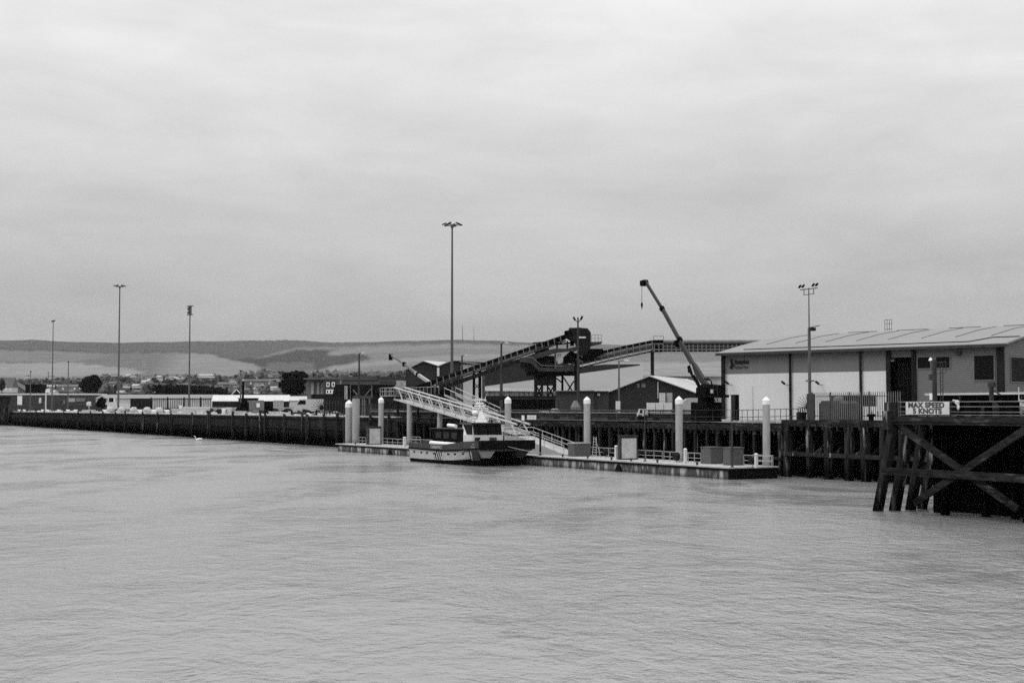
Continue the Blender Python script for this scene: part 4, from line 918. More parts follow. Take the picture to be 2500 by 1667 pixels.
# ================================================================ CONVEYORS
def PV(px, py, Y, d=0): v = V.on(px, py, Y); return Vector((v[0], Y + d, v[2]))
def sect(pxs, tops, bots, Y):                # outline from pixel rows, as (x, z) metres in the plane at distance Y
    up = [PV(p, t_, Y) for p, t_ in zip(pxs, tops)]; lo = [PV(p, b_, Y) for p, b_ in zip(pxs, bots)]
    return [(v.x, v.z) for v in up] + [(v.x, v.z) for v in reversed(lo)]
def conveyor_a():
    Y = 236.0; b0 = PV(1200, 985, Y)
    t = Thing('inclined_conveyor', 'dark hooded conveyor climbing right to a head house above the sheds', 'conveyor', (b0.x, Y, GZ), V)
    def top(px): return 931 + (px - 1048) * (816 - 931) / (1381 - 1048)
    xs = (1005, 1048, 1171, 1276, 1381)
    t.part('hood', MB().prism(sect(xs, [top(p) for p in xs], [top(p) + 12.5 for p in xs], Y), Y - .9, Y + .9), M_BLK)
    m = []; px = 1052
    while px < 1380:
        a, b = PV(px, top(px) + .2, Y), PV(px + 2.2, top(px) + 14.5, Y); m.append(MB()); m[-1].beam((a.x, Y - .97, a.z), (b.x, Y - .97, b.z), .17); m[-1].beam((a.x, Y - .97, a.z + .03), (a.x, Y + .9, a.z + .03), .1); px += 15
    t.part('hoops', m, M_STEEL3)
    t.part('side_beam', MB().prism(sect(xs, [top(p) + 14.5 for p in xs], [top(p) + 18 for p in xs], Y), Y - 1.15, Y + 1.1), M_STEEL2)
    xs2 = (1020, 1048, 1171, 1276, 1330)
    t.part('girder', MB().prism(sect(xs2, [top(p) + 21 for p in xs2], [top(p) + 31 for p in xs2], Y), Y - 1.0, Y + 1.0), M_STEEL)
    m = []; px = 1060
    while px < 1330:
        a, b = PV(px, top(px) + 20, Y), PV(px, top(px) + 31, Y); m.append(MB()); m[-1].beam((a.x, Y - 1.05, a.z), (b.x, Y - 1.05, b.z), .12); px += 15
    t.part('girder_posts', m, M_STEEL2)
    P, T = rails([tuple(PV(1060, top(1060) + 19, Y, -1.3)), tuple(PV(1330, top(1330) + 19, Y, -1.3))], .55, levels=(1,), sp=2, r=.03)
    t.part('walkway_rail', T, M_STEEL3)
    for p0, p1 in ((1154, 1160), (1168, 1175)):
        a, b = PV(p0, 906, Y), PV(p1, 985, Y); t.part('leg', MB().box(a.x, b.x, Y - .5, Y + .5, GZ, a.z), M_BLK)
    a, b = PV(1176, 905, Y), PV(1183, 985, Y); t.part('rear_leg', MB().box(a.x, b.x, Y + 2.6, Y + 3.4, GZ, a.z), M_STEEL3)
    a, b = PV(1158, 935, Y), PV(1171, 950, Y); t.part('leg_brace', MB().beam(a, b, .12).beam((a.x, Y, b.z), (b.x, Y, a.z), .12), M_BLK)
    # head house
    ol = [(1378, 809), (1391, 807), (1398, 803), (1409, 801), (1433, 803), (1441, 813), (1441, 838), (1436, 872), (1421, 876), (1405, 838), (1392, 830), (1381, 824)]
    t.part('head_house', MB().prism([(PV(a, b, Y).x, PV(a, b, Y).z) for a, b in ol], Y - 2.0, Y + 2.0), M_STEEL)
    a, b = PV(1378, 809, Y), PV(1394, 822, Y); t.part('hatch', MB().box(a.x, b.x, Y - 2.12, Y - 2.0, b.z, a.z), M_BLK)
    a, b = PV(1389, 801, Y), PV(1405, 805, Y); t.part('motor', MB().box(a.x, b.x, Y - 1.2, Y + 1.2, b.z, a.z), M_STEEL2)
    a, b = PV(1409, 823, Y), PV(1429, 827, Y); t.part('opening', MB().box(a.x, b.x, Y - 2.05, Y - 2.001, b.z, a.z), M_OFFW)
    # platform right
    t.part('platform', MB().prism([(PV(*q, Y).x, PV(*q, Y).z) for q in ((1441, 836), (1469, 835), (1467, 840), (1455, 842), (1441, 846), (1400, 858), (1400, 851))], Y - 1.8, Y + 1.2), M_STEEL2)
    P, T = rails([tuple(PV(1443, 836, Y, -1.7)), tuple(PV(1467, 835.5, Y, -1.7))], 1.15, sp=.6, r=.03); t.part('platform_posts', P, M_STEEL2); t.part('platform_rails', T, M_STEEL2)
    # walkway under the conveyor
    wl = [(1288, 871), (1330, 858), (1352, 852), (1385, 852), (1420, 843), (1420, 850), (1388, 859), (1360, 862), (1330, 871), (1300, 878)]
    t.part('walkway', MB().prism([(PV(*q, Y).x, PV(*q, Y).z) for q in wl], Y - 1.7, Y - 1.2), M_STEEL2)
    m = MB()
    for a, b in (((1300, 838), (1375, 832)), ((1310, 846), (1400, 836)), ((1330, 838), (1330, 860)), ((1360, 832), (1360, 856)), ((1385, 832), (1385, 852)), ((1290, 858), (1352, 838))): m.beam(PV(*a, Y), PV(*b, Y), .28)
    t.part('frame', m, M_STEEL2)
    a, b = PV(1306, 848, Y), PV(1340, 862, Y); t.part('drive_box', MB().box(a.x, b.x, Y - 1.0, Y + 1.0, b.z, a.z), M_STEEL)
    for q in ((1355, 832, 8, 9), (1372, 832, 6, 9), (1392, 830, 9, 14)):
        a, b = PV(q[0], q[1], Y), PV(q[0] + q[2], q[1] + q[3], Y); t.part('gearbox', MB().box(a.x, b.x, Y - 1.3, Y + .5, b.z, a.z), M_STEEL3 if q[0] == 1372 else M_BLK)
    # lower trough walkway
    lo = [(1268, 874), (1288, 873), (1300, 878), (1318, 898), (1375, 900), (1397, 886), (1403, 888), (1384, 908), (1318, 907), (1296, 888), (1268, 884)]
    t.part('lower_walkway', MB().prism([(PV(*q, Y).x, PV(*q, Y).z) for q in lo], Y - 2.0, Y - 1.5), M_STEEL2)
    m = MB()
    for a, b in zip(((1268, 872), (1300, 874), (1320, 893)), ((1300, 874), (1320, 893), (1376, 895))): m.tube(PV(*a, Y, -2.0), PV(*b, Y, -2.0), .06, n=5)
    t.part('lower_rail', m, M_STEEL3)
    t.part('lower_shell', MB().prism([(PV(*q, Y).x, PV(*q, Y).z) for q in ((1272, 884), (1296, 888), (1314, 905), (1303, 911), (1286, 910), (1270, 895))], Y - 1.2, Y + .8), M_STEEL)
    # hopper
    t.part('hopper', MB().prism([(PV(*q, Y).x, PV(*q, Y).z) for q in ((1374, 889), (1376, 871), (1391, 858), (1398, 857), (1404, 866), (1403, 886))], Y - 1.3, Y + 1.3), M_BLK)
    m = MB()
    for a, b in (((1318, 878), (1318, 900)), ((1340, 874), (1340, 900)), ((1318, 900), (1340, 876)), ((1318, 878), (1340, 900)), ((1318, 889), (1356, 889))): m.beam(PV(*a, Y), PV(*b, Y), .2)
    t.part('cross_frame', m, M_STEEL2)
    a, b = PV(1310, 868, Y), PV(1354, 900, Y); t.part('transfer_chute', MB().box(a.x, b.x, Y + .6, Y + 1.8, b.z, a.z), M_STEEL)
    a, b = PV(1354, 863, Y), PV(1358, 905, Y); t.part('column', MB().box(a.x, b.x, Y - .6, Y + .6, b.z, a.z), M_STEEL3)
    a, b = PV(1361, 864, Y), PV(1370, 888, Y); t.part('duct', MB().box(a.x, b.x, Y - .8, Y + .4, b.z, a.z), M_OFFW)  # pale box added for the sky and hill seen between the troughs
    # tower
    a, b = PV(1286, 907, Y), PV(1402, 917, Y); t.part('tower_beam', MB().box(a.x, b.x, Y - 1.6, Y + 1.6, b.z, a.z), M_BLK)
    a, b = PV(1304, 917, Y), PV(1358, 941, Y); t.part('tower_box', MB().box(a.x, b.x, Y - .9, Y + .9, b.z, a.z), M_STEEL)
    for p0, p1, pt_, mm in ((1304, 1312, 917, M_STEEL), (1350, 1358, 917, M_STEEL), (1320, 1326, 917, M_STEEL), (1335, 1339, 917, M_STEEL), (1370.5, 1375.5, 915, M_BLK), (1402, 1415, 862, M_STEEL)):
        a, b = PV(p0, pt_, Y), PV(p1, 985, Y); t.part('tower_leg', MB().box(a.x, b.x, Y - .6, Y + .6, GZ, a.z), mm)
    m = MB()
    for a, b in (((1358, 923), (1371, 933)), ((1375, 920), (1397, 954)), ((1401, 930), (1386, 954)), ((1312, 945), (1320, 966)), ((1320, 945), (1312, 966)), ((1339, 945), (1350, 966)), ((1350, 945), (1339, 966)), ((1312, 921), (1320, 941)), ((1339, 921), (1350, 935))): m.beam(PV(*a, Y), PV(*b, Y), .22)
    t.part('tower_brace', m, M_BLK)
conveyor_a()
def conveyor_b():
    Y = 232.0; b0 = PV(1590, 985, Y)
    t = Thing('overhead_conveyor', 'long overhead conveyor running level from the tall column to behind the warehouse', 'conveyor', (b0.x, Y, GZ), V)
    xs = (1412, 1476, 1530, 1592, 1618); tp = (871, 855.5, 843, 830.5, 830)
    t.part('hood', MB().prism(sect(xs, tp, [v + 7 for v in tp], Y), Y - .8, Y + .8), M_BLK)
    t.part('side_beam', MB().prism(sect(xs, [v + 8 for v in tp], [v + 12 for v in tp], Y), Y - 1.0, Y + .9), M_STEEL3)
    t.part('panel', MB().prism(sect(xs, [v + 13 for v in tp], [v + 21 for v in tp], Y), Y - .9, Y + .9), M_STEEL2)
    t.part('bottom_chord', MB().prism(sect(xs, [v + 26 for v in tp], [v + 29 for v in tp], Y), Y - 1.0, Y + .9), M_BLK)
    m = []; px = 1420
    while px < 1600:
        y = np.interp(px, xs, tp); a, b = PV(px, y, Y), PV(px + 2, y + 29, Y); m.append(MB()); m[-1].beam((a.x, Y - 1.06, a.z), (b.x, Y - 1.06, b.z), .13); px += 15.5
    t.part('posts', m, M_STEEL3)
    # level part
    x0, x1 = 1600, 1900
    a, b = PV(x0, 830.5, Y), PV(x1, 840, Y); zc = (a.z + b.z) / 2; t.part('tube_cover', MB().tube((PV(1618, 0, Y).x if False else PV(1618, 835, Y).x, Y, zc), (b.x, Y, zc), (a.z - b.z) / 2 + .05, n=12), M_STEEL3)
    for (t0, t1, mm, dy) in ((841, 844, M_STEEL, 1.1), (846, 852, M_STEEL2, .9), (854.5, 858, M_BLK, 1.0)):
        a, b = PV(1590, t0, Y), PV(x1, t1, Y); t.part('chord', MB().box(a.x, b.x, Y - dy, Y + dy, b.z, a.z), mm)
    m = []; px = 1596
    while px < x1: a, b = PV(px, 841, Y), PV(px, 858, Y); m.append(MB()); m[-1].beam((a.x, Y - 1.15, a.z), (b.x, Y - 1.15, b.z), .14); px += 10.5
    t.part('posts', m, M_STEEL3)
    a, b = PV(1589, 857, Y), PV(1596.5, 985, Y); t.part('column', MB().box(a.x, b.x, Y - .6, Y + .6, GZ, a.z), M_STEEL)
    P, T = rails([tuple(PV(1594, 830, Y, -.8)), tuple(PV(1619, 830, Y, -.8))], PV(1594, 821.5, Y).z - PV(1594, 830, Y).z, levels=(1,), sp=1.7, r=.04); t.part('rail_posts', P, M_STEEL2); t.part('top_rail', T, M_STEEL2)
    xs = (1432, 1452, 1480, 1462, 1432)
    t.part('feed_boot', MB().prism([(PV(*q, Y).x, PV(*q, Y).z) for q in ((1414, 880), (1440, 852), (1470, 852), (1476, 862), (1440, 882))], Y - 1.4, Y + 1.2), M_BLK)
conveyor_b()
def quay_conveyor():
    D0, D1 = 96.0, 98.0; x0, x1 = Q.x(905, D0), Q.x(1700, D0)
    t = Thing('quay_conveyor', 'long low dark conveyor trough running along the piled quay', 'conveyor', (x0, D0, GZ))
    t.part('body', MB().box(x0, x1, D0, D1, 5.30, 6.25), M_STEEL)
    t.part('top_pipe', MB().tube((x0, D0 - .1, 6.62), (x1 + .3, D0 - .1, 6.62), .11, n=8), M_STEEL2); t.part('cover', MB().box(x0, x1, D0 - .12, D1 + .1, 6.28, 6.42), M_STEEL3)
    m = []; x = x0
    while x < x1: m.append(MB()); m[-1].box(x, x + .14, D0 - .06, D0 - .003, 5.3, 6.5); x += 2.4
    t.part('posts', m, M_STEEL2)
    t.part('end_bend', MB().path([(x1 + .2, D0 - .1, 6.62), (x1 + .9, D0 - .1, 6.5), (x1 + 1.3, D0 - .1, 6.1), (x1 + 1.4, D0 - .1, 5.3)], .14), M_STEEL)
    rn = random.Random(4); m = []; x = x0
    while x < x1 - 3: w_ = rn.uniform(1, 4); m.append(MB()); m[-1].box(x, x + w_, D0 - .5, D0 - .07, 5.3, 5.3 + rn.uniform(.2, .7)); x += w_ + rn.uniform(.5, 5)
    t.part('idler_boxs', m, M_STEEL2)
quay_conveyor()
P_, T_ = rails([(Q.x(1290, 93.9), 93.75, 5.24), (Q.x(1786, 93.9), 93.75, 5.24)], 1.5, levels=(1, .5, .2), sp=3.2, r=.022)
t = Thing('quay_rail', 'thin wire guard rail along the edge of the piled quay', 'guard rail', (Q.x(1540, 93.9), 93.75, 5.24)); t.part('posts', P_, M_STEEL2); t.part('rails', T_, M_STEEL2)
P_, T_ = rails([(Q.x(1790, 94.2), 94.0, 5.55), (Q.x(1952, 94.2), 94.0, 5.75)], 1.15, levels=(1, .35), sp=.95, r=.035)
t = Thing('quay_rail', 'close posted guard rail in front of the white warehouse wall', 'guard rail', (Q.x(1870, 94.2), 94.0, 5.24)); t.part('posts', P_, M_STEEL2); t.part('rails', T_, M_STEEL2)
x0, x1 = Q.x(1795, 95), Q.x(1955, 95)
single('kerb_wall', MB().box(x0, x1, 94.6, 95.0, 5.2, 5.62), M_RUBBLE, 'low rough kerb wall under the close posted guard rail', 'wall', (x0, 94.6, 5.2))
x0, x1 = Q.x(905, 95), Q.x(1230, 95)
single('kerb_wall', MB().box(x0, x1, 99.2, 99.6, 5.38, 6.6), M_GALV, 'pale strip wall seen below the gangway behind the quay conveyor', 'wall', (x0, 99.2, 5.4))

# ================================================================ WAREHOUSE
def warehouse():
    f = WH; X = lambda px, y=0.0: f.on(px, 950, y)[0]
    x0, x1 = X(1765), X(2453); Ze = f.z(1790, 866, 0); ridge = 20.0
    t = Thing('warehouse', 'long warehouse with a pale roof, white and grey cladding and a company sign', 'warehouse', (0, 0, GZ), f)
    zs = f.z(1790, 913, 0); xd0 = X(2166)
    t.part('lower_wall', MB().box(x0 + .1, xd0, 0, .3, GZ, zs), M_CLADW)
    t.part('upper_wall', MB().box(x0 + .1, xd0, -.02, .3, zs + .003, Ze), M_CLADG)
    t.part('left_gable', MB().box(x0, x0 + .3, .303, 2 * ridge, GZ, Ze - .3), M_CLADG2)
    xr0 = X(2230)
    t.part('office_wall', MB().box(xr0, x1 - .01, 0, .3, GZ, Ze), M_CLADG2)
    t.part('end_wall', MB().box(x1 - .3, x1, .303, 2 * ridge, GZ, Ze), M_CLADG2)
    t.part('back_wall', MB().box(x0, x1, 2 * ridge, 2 * ridge + .3, GZ, Ze), M_CLADG2)
    # gable infill right
    rise = 3.3
    prof = [(-.9, 0), (5, 1.25), (11, 2.35), (16, 3.0), (20, rise), (24, 3.0), (29, 2.35), (35, 1.25), (40.9, 0)]
    t.part('end_gable', MB().prismx([(y, Ze + z - .05) for y, z in prof[1:-1]] + [(39.8, Ze + .003), (.303, Ze + .003)], x1 - .3, x1), M_CLADG2)
    t.part('start_gable', MB().prismx([(y, Ze + z - .05) for y, z in prof[1:-1]] + [(39.8, Ze - .297), (.303, Ze - .297)], x0, x0 + .3), M_CLADG2)
    rb = [(y, Ze + z + .30) for y, z in prof]; rt = [(y, z - .22) for y, z in rb]
    t.part('roof', MB().prismx(rb + rt[::-1], x0 - .45, x1 + .7), M_ROOF)
    # roof runs on to the right beyond the corner
    t.part('gutter', MB().box(x0 - .5, x1 + .75, -1.05, -.903, Ze - .12, Ze + .22), M_STEEL2)
    t.part('soffit', MB().box(x0 - .5, x1 + .4, -.9, -.02, Ze + .003, Ze + .07), M_STEEL3)
    def rz(y): return float(np.interp(y, [a for a, _ in prof], [b for _, b in prof])) + Ze + .33
    t.part('roof_cable', MB().path([(x0 + 3, .9, rz(.9)), (x1 - 5, .9, rz(.9)), (x1 - 3.2, 3.5, rz(3.5)), (x1 + .3, 3.5, rz(3.5))], .09), M_STEEL)
    k = 0; x = x0 + 4
    while x < x1 + 8:
        if x < x1: t.part('roof_seam', MB().path([(x, 5, rz(5)), (x, 11, rz(11)), (x, 16, rz(16))], .035), M_STEEL2)
        x += 4.8
    for a in (8, 16, 24, 32): t.part('ridge_strip', MB().box(x0 + a, x0 + a + 4.5, 19.7, 20.3, Ze + rise + .28, Ze + rise + .36), M_STEEL2)
    # columns and downpipes
    for p0, p1, d in ((1763.5, 1771, .25), (2166, 2176, .25), (2436.5, 2454, .3)):
        t.part('column', MB().box(X(p0), X(p1), -d, -.003, GZ, Ze - .05), M_STEEL)
    for px in (1930.5, 2102.5, 2230, 2236): t.part('downpipe', MB().box(X(px) - .13, X(px) + .13, -.22, -.023, GZ, Ze - .05), M_STEEL)
    for px in (1774.5, 1935, 2107): t.part('ladder_strip', MB().tube((X(px), -.15, GZ), (X(px), -.15, Ze - .4), .04, n=5), M_STEEL3)
    # door bay
    xa, xb2 = X(2177), X(2228); zl = f.z(2200, 872, 0)
    t.part('door_lintel', MB().box(xa - .1, xb2 + .05, .05, .3, zl, Ze), M_CLADG2)
    d = t.part('roller_door', MB().box(xa - .1, xb2 + .05, .9, 1.0, GZ, zl + .1), M_BLK)
    m = MB()
    for i in range(1, 5): xx = xa + (xb2 - xa) * i / 5; m.box(xx - .03, xx + .03, .84, .9, GZ, zl)
    for i in range(1, 9): z = GZ + (zl - GZ) * i / 9; m.box(xa, xb2, .85, .895, z - .03, z + .03)
    t.part('door_bars', m, M_STEEL, parent=d)
    # windows
    for p0, p1, q0, q1 in ((2242, 2273, 872, 899), (2287, 2320, 871, 898), (2380, 2428, 868, 927)):
        xa, xb2 = X(p0), X(p1); z1, z0 = f.z((p0 + p1) / 2, q0, 0), f.z((p0 + p1) / 2, q1, 0)
        fr = t.part('window', MB().box(xa, xb2, -.04, -.003, z0, z1), M_GLASSM)
        m = MB().box(xa - .14, xb2 + .14, -.1, -.003, z0 - .14, z0 - .003).box(xa - .14, xb2 + .14, -.1, -.003, z1 + .003, z1 + .14).box(xa - .14, xa - .003, -.1, -.003, z0, z1).box(xb2 + .003, xb2 + .14, -.1, -.003, z0, z1)
        t.part('frame', m, M_CLADG, parent=fr)
    z1, z0 = f.z(2428, 868, 0) - .2, f.z(2428, 927, 0) - .2
    fr = t.part('window', MB().box(x1 + .003, x1 + .05, 1.6, 6.5, z0, z1), M_GLASSM)
    t.part('frame', MB().box(x1 + .003, x1 + .1, 1.45, 1.597, z0 - .15, z1 + .15).box(x1 + .003, x1 + .1, 1.6, 6.5, z0 - .15, z0 - .003).box(x1 + .003, x1 + .1, 1.6, 6.5, z1 + .003, z1 + .15), M_CLADG, parent=fr)
    # cameras and door in the white wall
    for px in (1785, 1922, 2005):
        x = X(px); z = f.z(px, 935, 0); t.part('camera', MB().beam((x - .3, -.8, z + .2), (x + .35, -1.1, z - .15), .22).beam((x + .2, -.05, z - .25), (x + .2, -.9, z - .2), .07), M_STEEL)
    x = X(2342); z = f.z(2342, 862, 0); t.part('wall_lamp', MB().box(x - .3, x + .4, -.35, -.003, z - .2, z + .2), M_STEEL2)
    for px, a, b in ((2076, 1003, 1018), (2126, 1003, 1014), (2141, 1004, 1014)): t.part('wall_box', MB().box(X(px), X(px + 8 if px < 2100 else px + 3), -.1, -.003, f.z(px, b, 0), f.z(px, a, 0)), M_STEEL3)
    # company sign: emblem and two lines
    sg = X(1796); zt = f.z(1800, 877, 0)
    zr1, zr0 = f.z(1810, 880, 0), f.z(1810, 888.5, 0)
    xa = X(1794.5); xb2 = X(1827)
    t.text('sign_text', 'Rampion', (zr1 - zr0) * 1.7, M_TEXTD, (xa, -.06, zr0 + .03), sx=(xb2 - xa) / ((zr1 - zr0) * 1.55 * 3.75), bold=.06)
    z2 = f.z(1810, 899.5, 0)
    t.text('sign_text', 'Offshore Wind', (zr1 - zr0) * 1.05, M_TEXTG, (xa + .05, -.06, z2), sx=(xb2 - xa) / ((zr1 - zr0) * 1.05 * 6.7), bold=.035)
    def E(px, py): return (X(px), -.07, f.z(px, py, 0))
    m = MB()
    for pts, r_ in ((((1788, 876.5), (1786, 882), (1788, 888), (1787, 895), (1782.5, 898)), .13), (((1788, 889), (1791.5, 890), (1793.5, 895)), .11), (((1788, 887), (1791, 884)), .06), (((1789.5, 895), (1788.5, 902)), .06)):
        q = [E(*p) for p in pts]
        for a, b in zip(q, q[1:]): m.beam(a, b, r_ * 1.6, r_ * 2)
    t.part('emblem', m, M_TEXTD)
    # rack beyond the ridge
    a = f.on(2160, 797, 22); b = f.on(2177, 780, 22); P, T = rails([(a[0], 22, a[2] - 1), (b[0], 22, a[2] - 1)], b[2] - a[2] + 1, levels=(1, .7, .3), sp=.45, r=.035)
    t.part('roof_rack_posts', P, M_MAST); t.part('roof_rack', T, M_MAST)
warehouse()
# things in front of the warehouse
def fence():
    D = 95.0; x0, x1 = Q.x(1980, D), Q.x(2200, D); z0 = 5.75; h = Q.z(1990, 956.5, D) - z0
    t = Thing('palisade_fence', 'tall spiked steel palisade fence in front of the warehouse', 'fence', (x0, D, z0))
    m = MB(); x = x0
    while x < x1: m.box(x, x + .075, D - .02, D + .02, z0 + .1, z0 + h - .12); m.tube((x + .037, D, z0 + h - .12), (x + .037, D, z0 + h), .037, .004, n=4); x += .3
    t.part('pales', m, M_STEEL3)
    for z in (z0 + .4, z0 + h - .5): t.part('cross_rail', MB().box(x0, x1, D + .025, D + .07, z, z + .07), M_STEEL2)
    m = []; x = x0
    while x < x1: m.append(MB()); m[-1].box(x, x + .12, D + .075, D + .2, z0, z0 + h - .05); x += 2.75
    t.part('posts', m, M_STEEL)
    f = Thing('fan_guard', 'spiked fan shaped guard at the quay edge beside the stepped mast', 'fence guard', (Q.x(1968, 94.0), 94.0, z0))
    c = Vector(Q.on(1974, 993, 94.0)); m = MB()
    for i in range(13):
        an = R(88 + i * 15); L_ = 1.35
        m.tube(c, (c.x + L_ * math.cos(an) * 1.5, 94.0, c.z + L_ * math.sin(an)), .045, .015, n=5)
    f.part('spikes', m, M_STEEL); f.part('frame', MB().box(c.x - .2, c.x + .9, 93.95, 94.05, z0, c.z + 1.3), M_STEEL2)
fence()
def gen():
    D = 98.0; a, b = Q.on(1994, 983, D), Q.on(2056, 1020, D)
    t = Thing('storage_tank', 'dark boxy tank with a domed hatch behind the palisade fence', 'tank', (a[0], D, GZ))
    cx, r = (a[0] + b[0]) / 2, (b[0] - a[0]) / 2 * .75
    t.part('tank', MB().prism([(a[0] + .3, GZ), (b[0], GZ), (b[0], a[2] - .1), (b[0] - .5, a[2] + .2), (a[0] + .8, a[2] + .2), (a[0] + .3, a[2] - .2)], D, D + 2.2), M_STEEL2); t.part('valve', MB().lathe((cx + .3, D + 1), [(.55, a[2] + .203), (.5, a[2] + .5), (.2, a[2] + .75)], n=10), M_STEEL3)
    D = 101.0; a, b = Q.on(2028, 967, D), Q.on(2097, 992, D)
    t = Thing('site_container', 'dark raised site container behind the palisade fence', 'container', (a[0], D, GZ))
    t.part('body', MB().box(a[0], b[0], D, D + 2.4, b[2], a[2]), M_STEEL); t.part('leg', MB().box(a[0] + .2, a[0] + .5, D + .2, D + .5, GZ, b[2] - .003), M_STEEL); t.part('leg', MB().box(b[0] - .5, b[0] - .2, D + .2, D + .5, GZ, b[2] - .003), M_STEEL)
    t.part('roof', MB().box(a[0] - .1, b[0] + .1, D - .1, D + 2.5, a[2] + .003, a[2] + .1), M_STEEL2)
    D = 94.4; a, b = Q.on(1944, 1006, D), Q.on(1956, 1022, D)
    t = Thing('quay_cabinet', 'small dark cabinet with hoops left of the fan shaped guard', 'cabinet', (a[0], D, 5.6)); t.part('body', MB().box(a[0], b[0], D, D + .7, 5.6, a[2]), M_STEEL)
    for i in range(3): x = a[0] + .1 + i * .35; t.part('hoop', MB().path([(x, D + .2, a[2]), (x, D + .2, a[2] + .45), (x + .25, D + .2, a[2] + .5), (x + .25, D + .2, a[2])], .03), M_STEEL2)
    D = 94.3; a = Q.on(2127, 1015, D); t = Thing('mooring_bollard', 'small dark mooring bollard on the braced quay below the fence', 'bollard', (a[0], D, 5.75)); t.part('body', MB().lathe((a[0], D), [(.28, 5.76), (.24, 6.1), (.42, 6.2), (.38, 6.4)], n=12), M_BLK); t.part('base', MB().lathe((a[0], D), [(.45, 5.752), (.4, 5.8)], n=12), M_STEEL)
    D = 99.0; a, b = Q.on(1784.5, 965, D), Q.on(1795.5, 1015, D)
    t = Thing('steel_column', 'free standing dark steel column before the white warehouse wall', 'column', (a[0], D, GZ)); t.part('shaft', MB().box(a[0], b[0], D, D + .45, GZ, a[2]), M_STEEL2); t.part('cap', MB().box(a[0] - .1, b[0] + .1, D - .1, D + .5, a[2] + .003, a[2] + .08), M_STEEL)
    t.part('flange', MB().box(b[0] + .003, b[0] + .05, D - .05, D + .5, GZ, a[2]), M_BLK)
gen()

# ================================================================ SHEDS AND YARD
def shed(name, label, pts, Y, depth, wallm, roofm=None, over=.0, cat='shed', skew=0.0, base_y=None, ext=None):
    """gable front from an outline in the plane at distance Y, running straight back; roof sheets on the upper edges"""
    P = [PV(a, b, Y) for a, b in pts]; b0 = P[0]
    t = Thing(name, label, cat, (b0.x, Y, GZ), V)
    base = [(P[0].x, GZ), (P[-1].x, GZ)]
    out = [base[0]] + [(p.x, p.z) for p in P] + [base[1]]
    mb = MB(); k = len(out); dx = skew * depth
    vs = [(x, Y, z) for x, z in out] + [(x + dx, Y + depth, z) for x, z in out]
    mb.add(vs, [tuple(range(k)), tuple(range(k, 2 * k))[::-1]] + [(i, k + i, k + (i + 1) % k, (i + 1) % k) for i in range(k)])
    t.part('walls', mb, wallm)
    if roofm:
        for (a, b) in zip(P, P[1:]):
            d = Vector((dx, depth + .6, 0)); o = Vector((0, -.6 - over, 0)); up = Vector((0, 0, .16))
            q = [a + o, b + o, b + d, a + d]; lo = [v + Vector((0, 0, .02)) for v in q]; hi = [v + up for v in q]
            t.part('roof', MB().add(lo + hi, [(3, 2, 1, 0), (4, 5, 6, 7), (0, 1, 5, 4), (1, 2, 6, 5), (2, 3, 7, 6), (3, 0, 4, 7)]), roofm)
    return t
t = shed('twin_gable_shed', 'dark shed with two low gables left of the inclined conveyor', [(991, 902), (1033, 882), (1070, 894), (1103, 881), (1121, 881)], 300, 40, M_DCLAD, M_ROOFW, skew=.5)
m = PV(1070, 897, 300); t.part('downpipe', MB().box(m.x - .25, m.x + .25, 299.6, 299.99, PV(1070, 918, 300).z, m.z), M_OFFW)
t.part('side_wall', MB().box(PV(1118, 890, 299).x, PV(1184, 890, 299).x, 300.6, 318, GZ, PV(1184, 889, 299).z), M_FAR1)
t.part('side_roof', MB().add([PV(1112, 879, 300), PV(1150, 884, 300), PV(1188, 890, 300), PV(1188, 893, 300), PV(1112, 883, 300), PV(1112, 879, 318), PV(1150, 884, 318), PV(1188, 890, 318), PV(1188, 893, 318), PV(1112, 883, 318)],
       [(0, 1, 2, 3, 4), (9, 8, 7, 6, 5), (0, 5, 6, 1), (1, 6, 7, 2), (2, 7, 8, 3), (3, 8, 9, 4), (4, 9, 5, 0)]), M_ROOF2)
# broad dark hall behind the conveyors with a pale roofed front range
t = Thing('main_hall', 'broad dark cladded hall behind the conveyor tower with a pale lean-to roof', 'hall', (PV(1300, 985, 262).x, 262, GZ), V)
ol = [(1181, 985), (1181, 893), (1240, 868), (1300, 858), (1420, 868), (1480, 893), (1562, 880), (1562, 985)]
t.part('hall_wall', MB().prism([(PV(*q, 262).x, PV(*q, 262).z) for q in ol[0:1] + [(1181, 905), (1240, 882), (1300, 868), (1350, 880), (1415, 895), (1476, 889.5), (1562, 889)] + ol[-1:]], 262, 275), M_DCLAD)
a, b, c, d = PV(1181, 947, 246), PV(1570, 951, 246), PV(1570, 891, 261.9), PV(1181, 943, 261.9)
th = Vector((0, 0, -.25)); q = [a, b, c, d]; t.part('lean_to_roof', MB().add(q + [v + th for v in q], [(0, 1, 2, 3), (7, 6, 5, 4), (0, 4, 5, 1), (1, 5, 6, 2), (2, 6, 7, 3), (3, 7, 4, 0)]), M_ROOF2)
t.part('fascia', MB().add([a + Vector((0, -.25, -.5)), b + Vector((0, -.25, -.5)), b + Vector((0, -.003, -.5)), a + Vector((0, -.003, -.5)), a + Vector((0, -.25, .05)), b + Vector((0, -.25, .05)), b + Vector((0, -.003, .05)), a + Vector((0, -.003, .05))], [(3, 2, 1, 0), (4, 5, 6, 7), (0, 1, 5, 4), (1, 2, 6, 5), (2, 3, 7, 6), (3, 0, 4, 7)]), M_WHITE)
t.part('lean_to_wall', MB().box(a.x + .3, b.x - .3, 246.4, 246.7, PV(1181, 966, 246).z, a.z - .6), M_FAR1)
t.part('base_wall', MB().box(a.x + .3, b.x - .3, 246.5, 246.9, GZ, PV(1181, 966, 246).z - .003), M_STEEL)
m = []
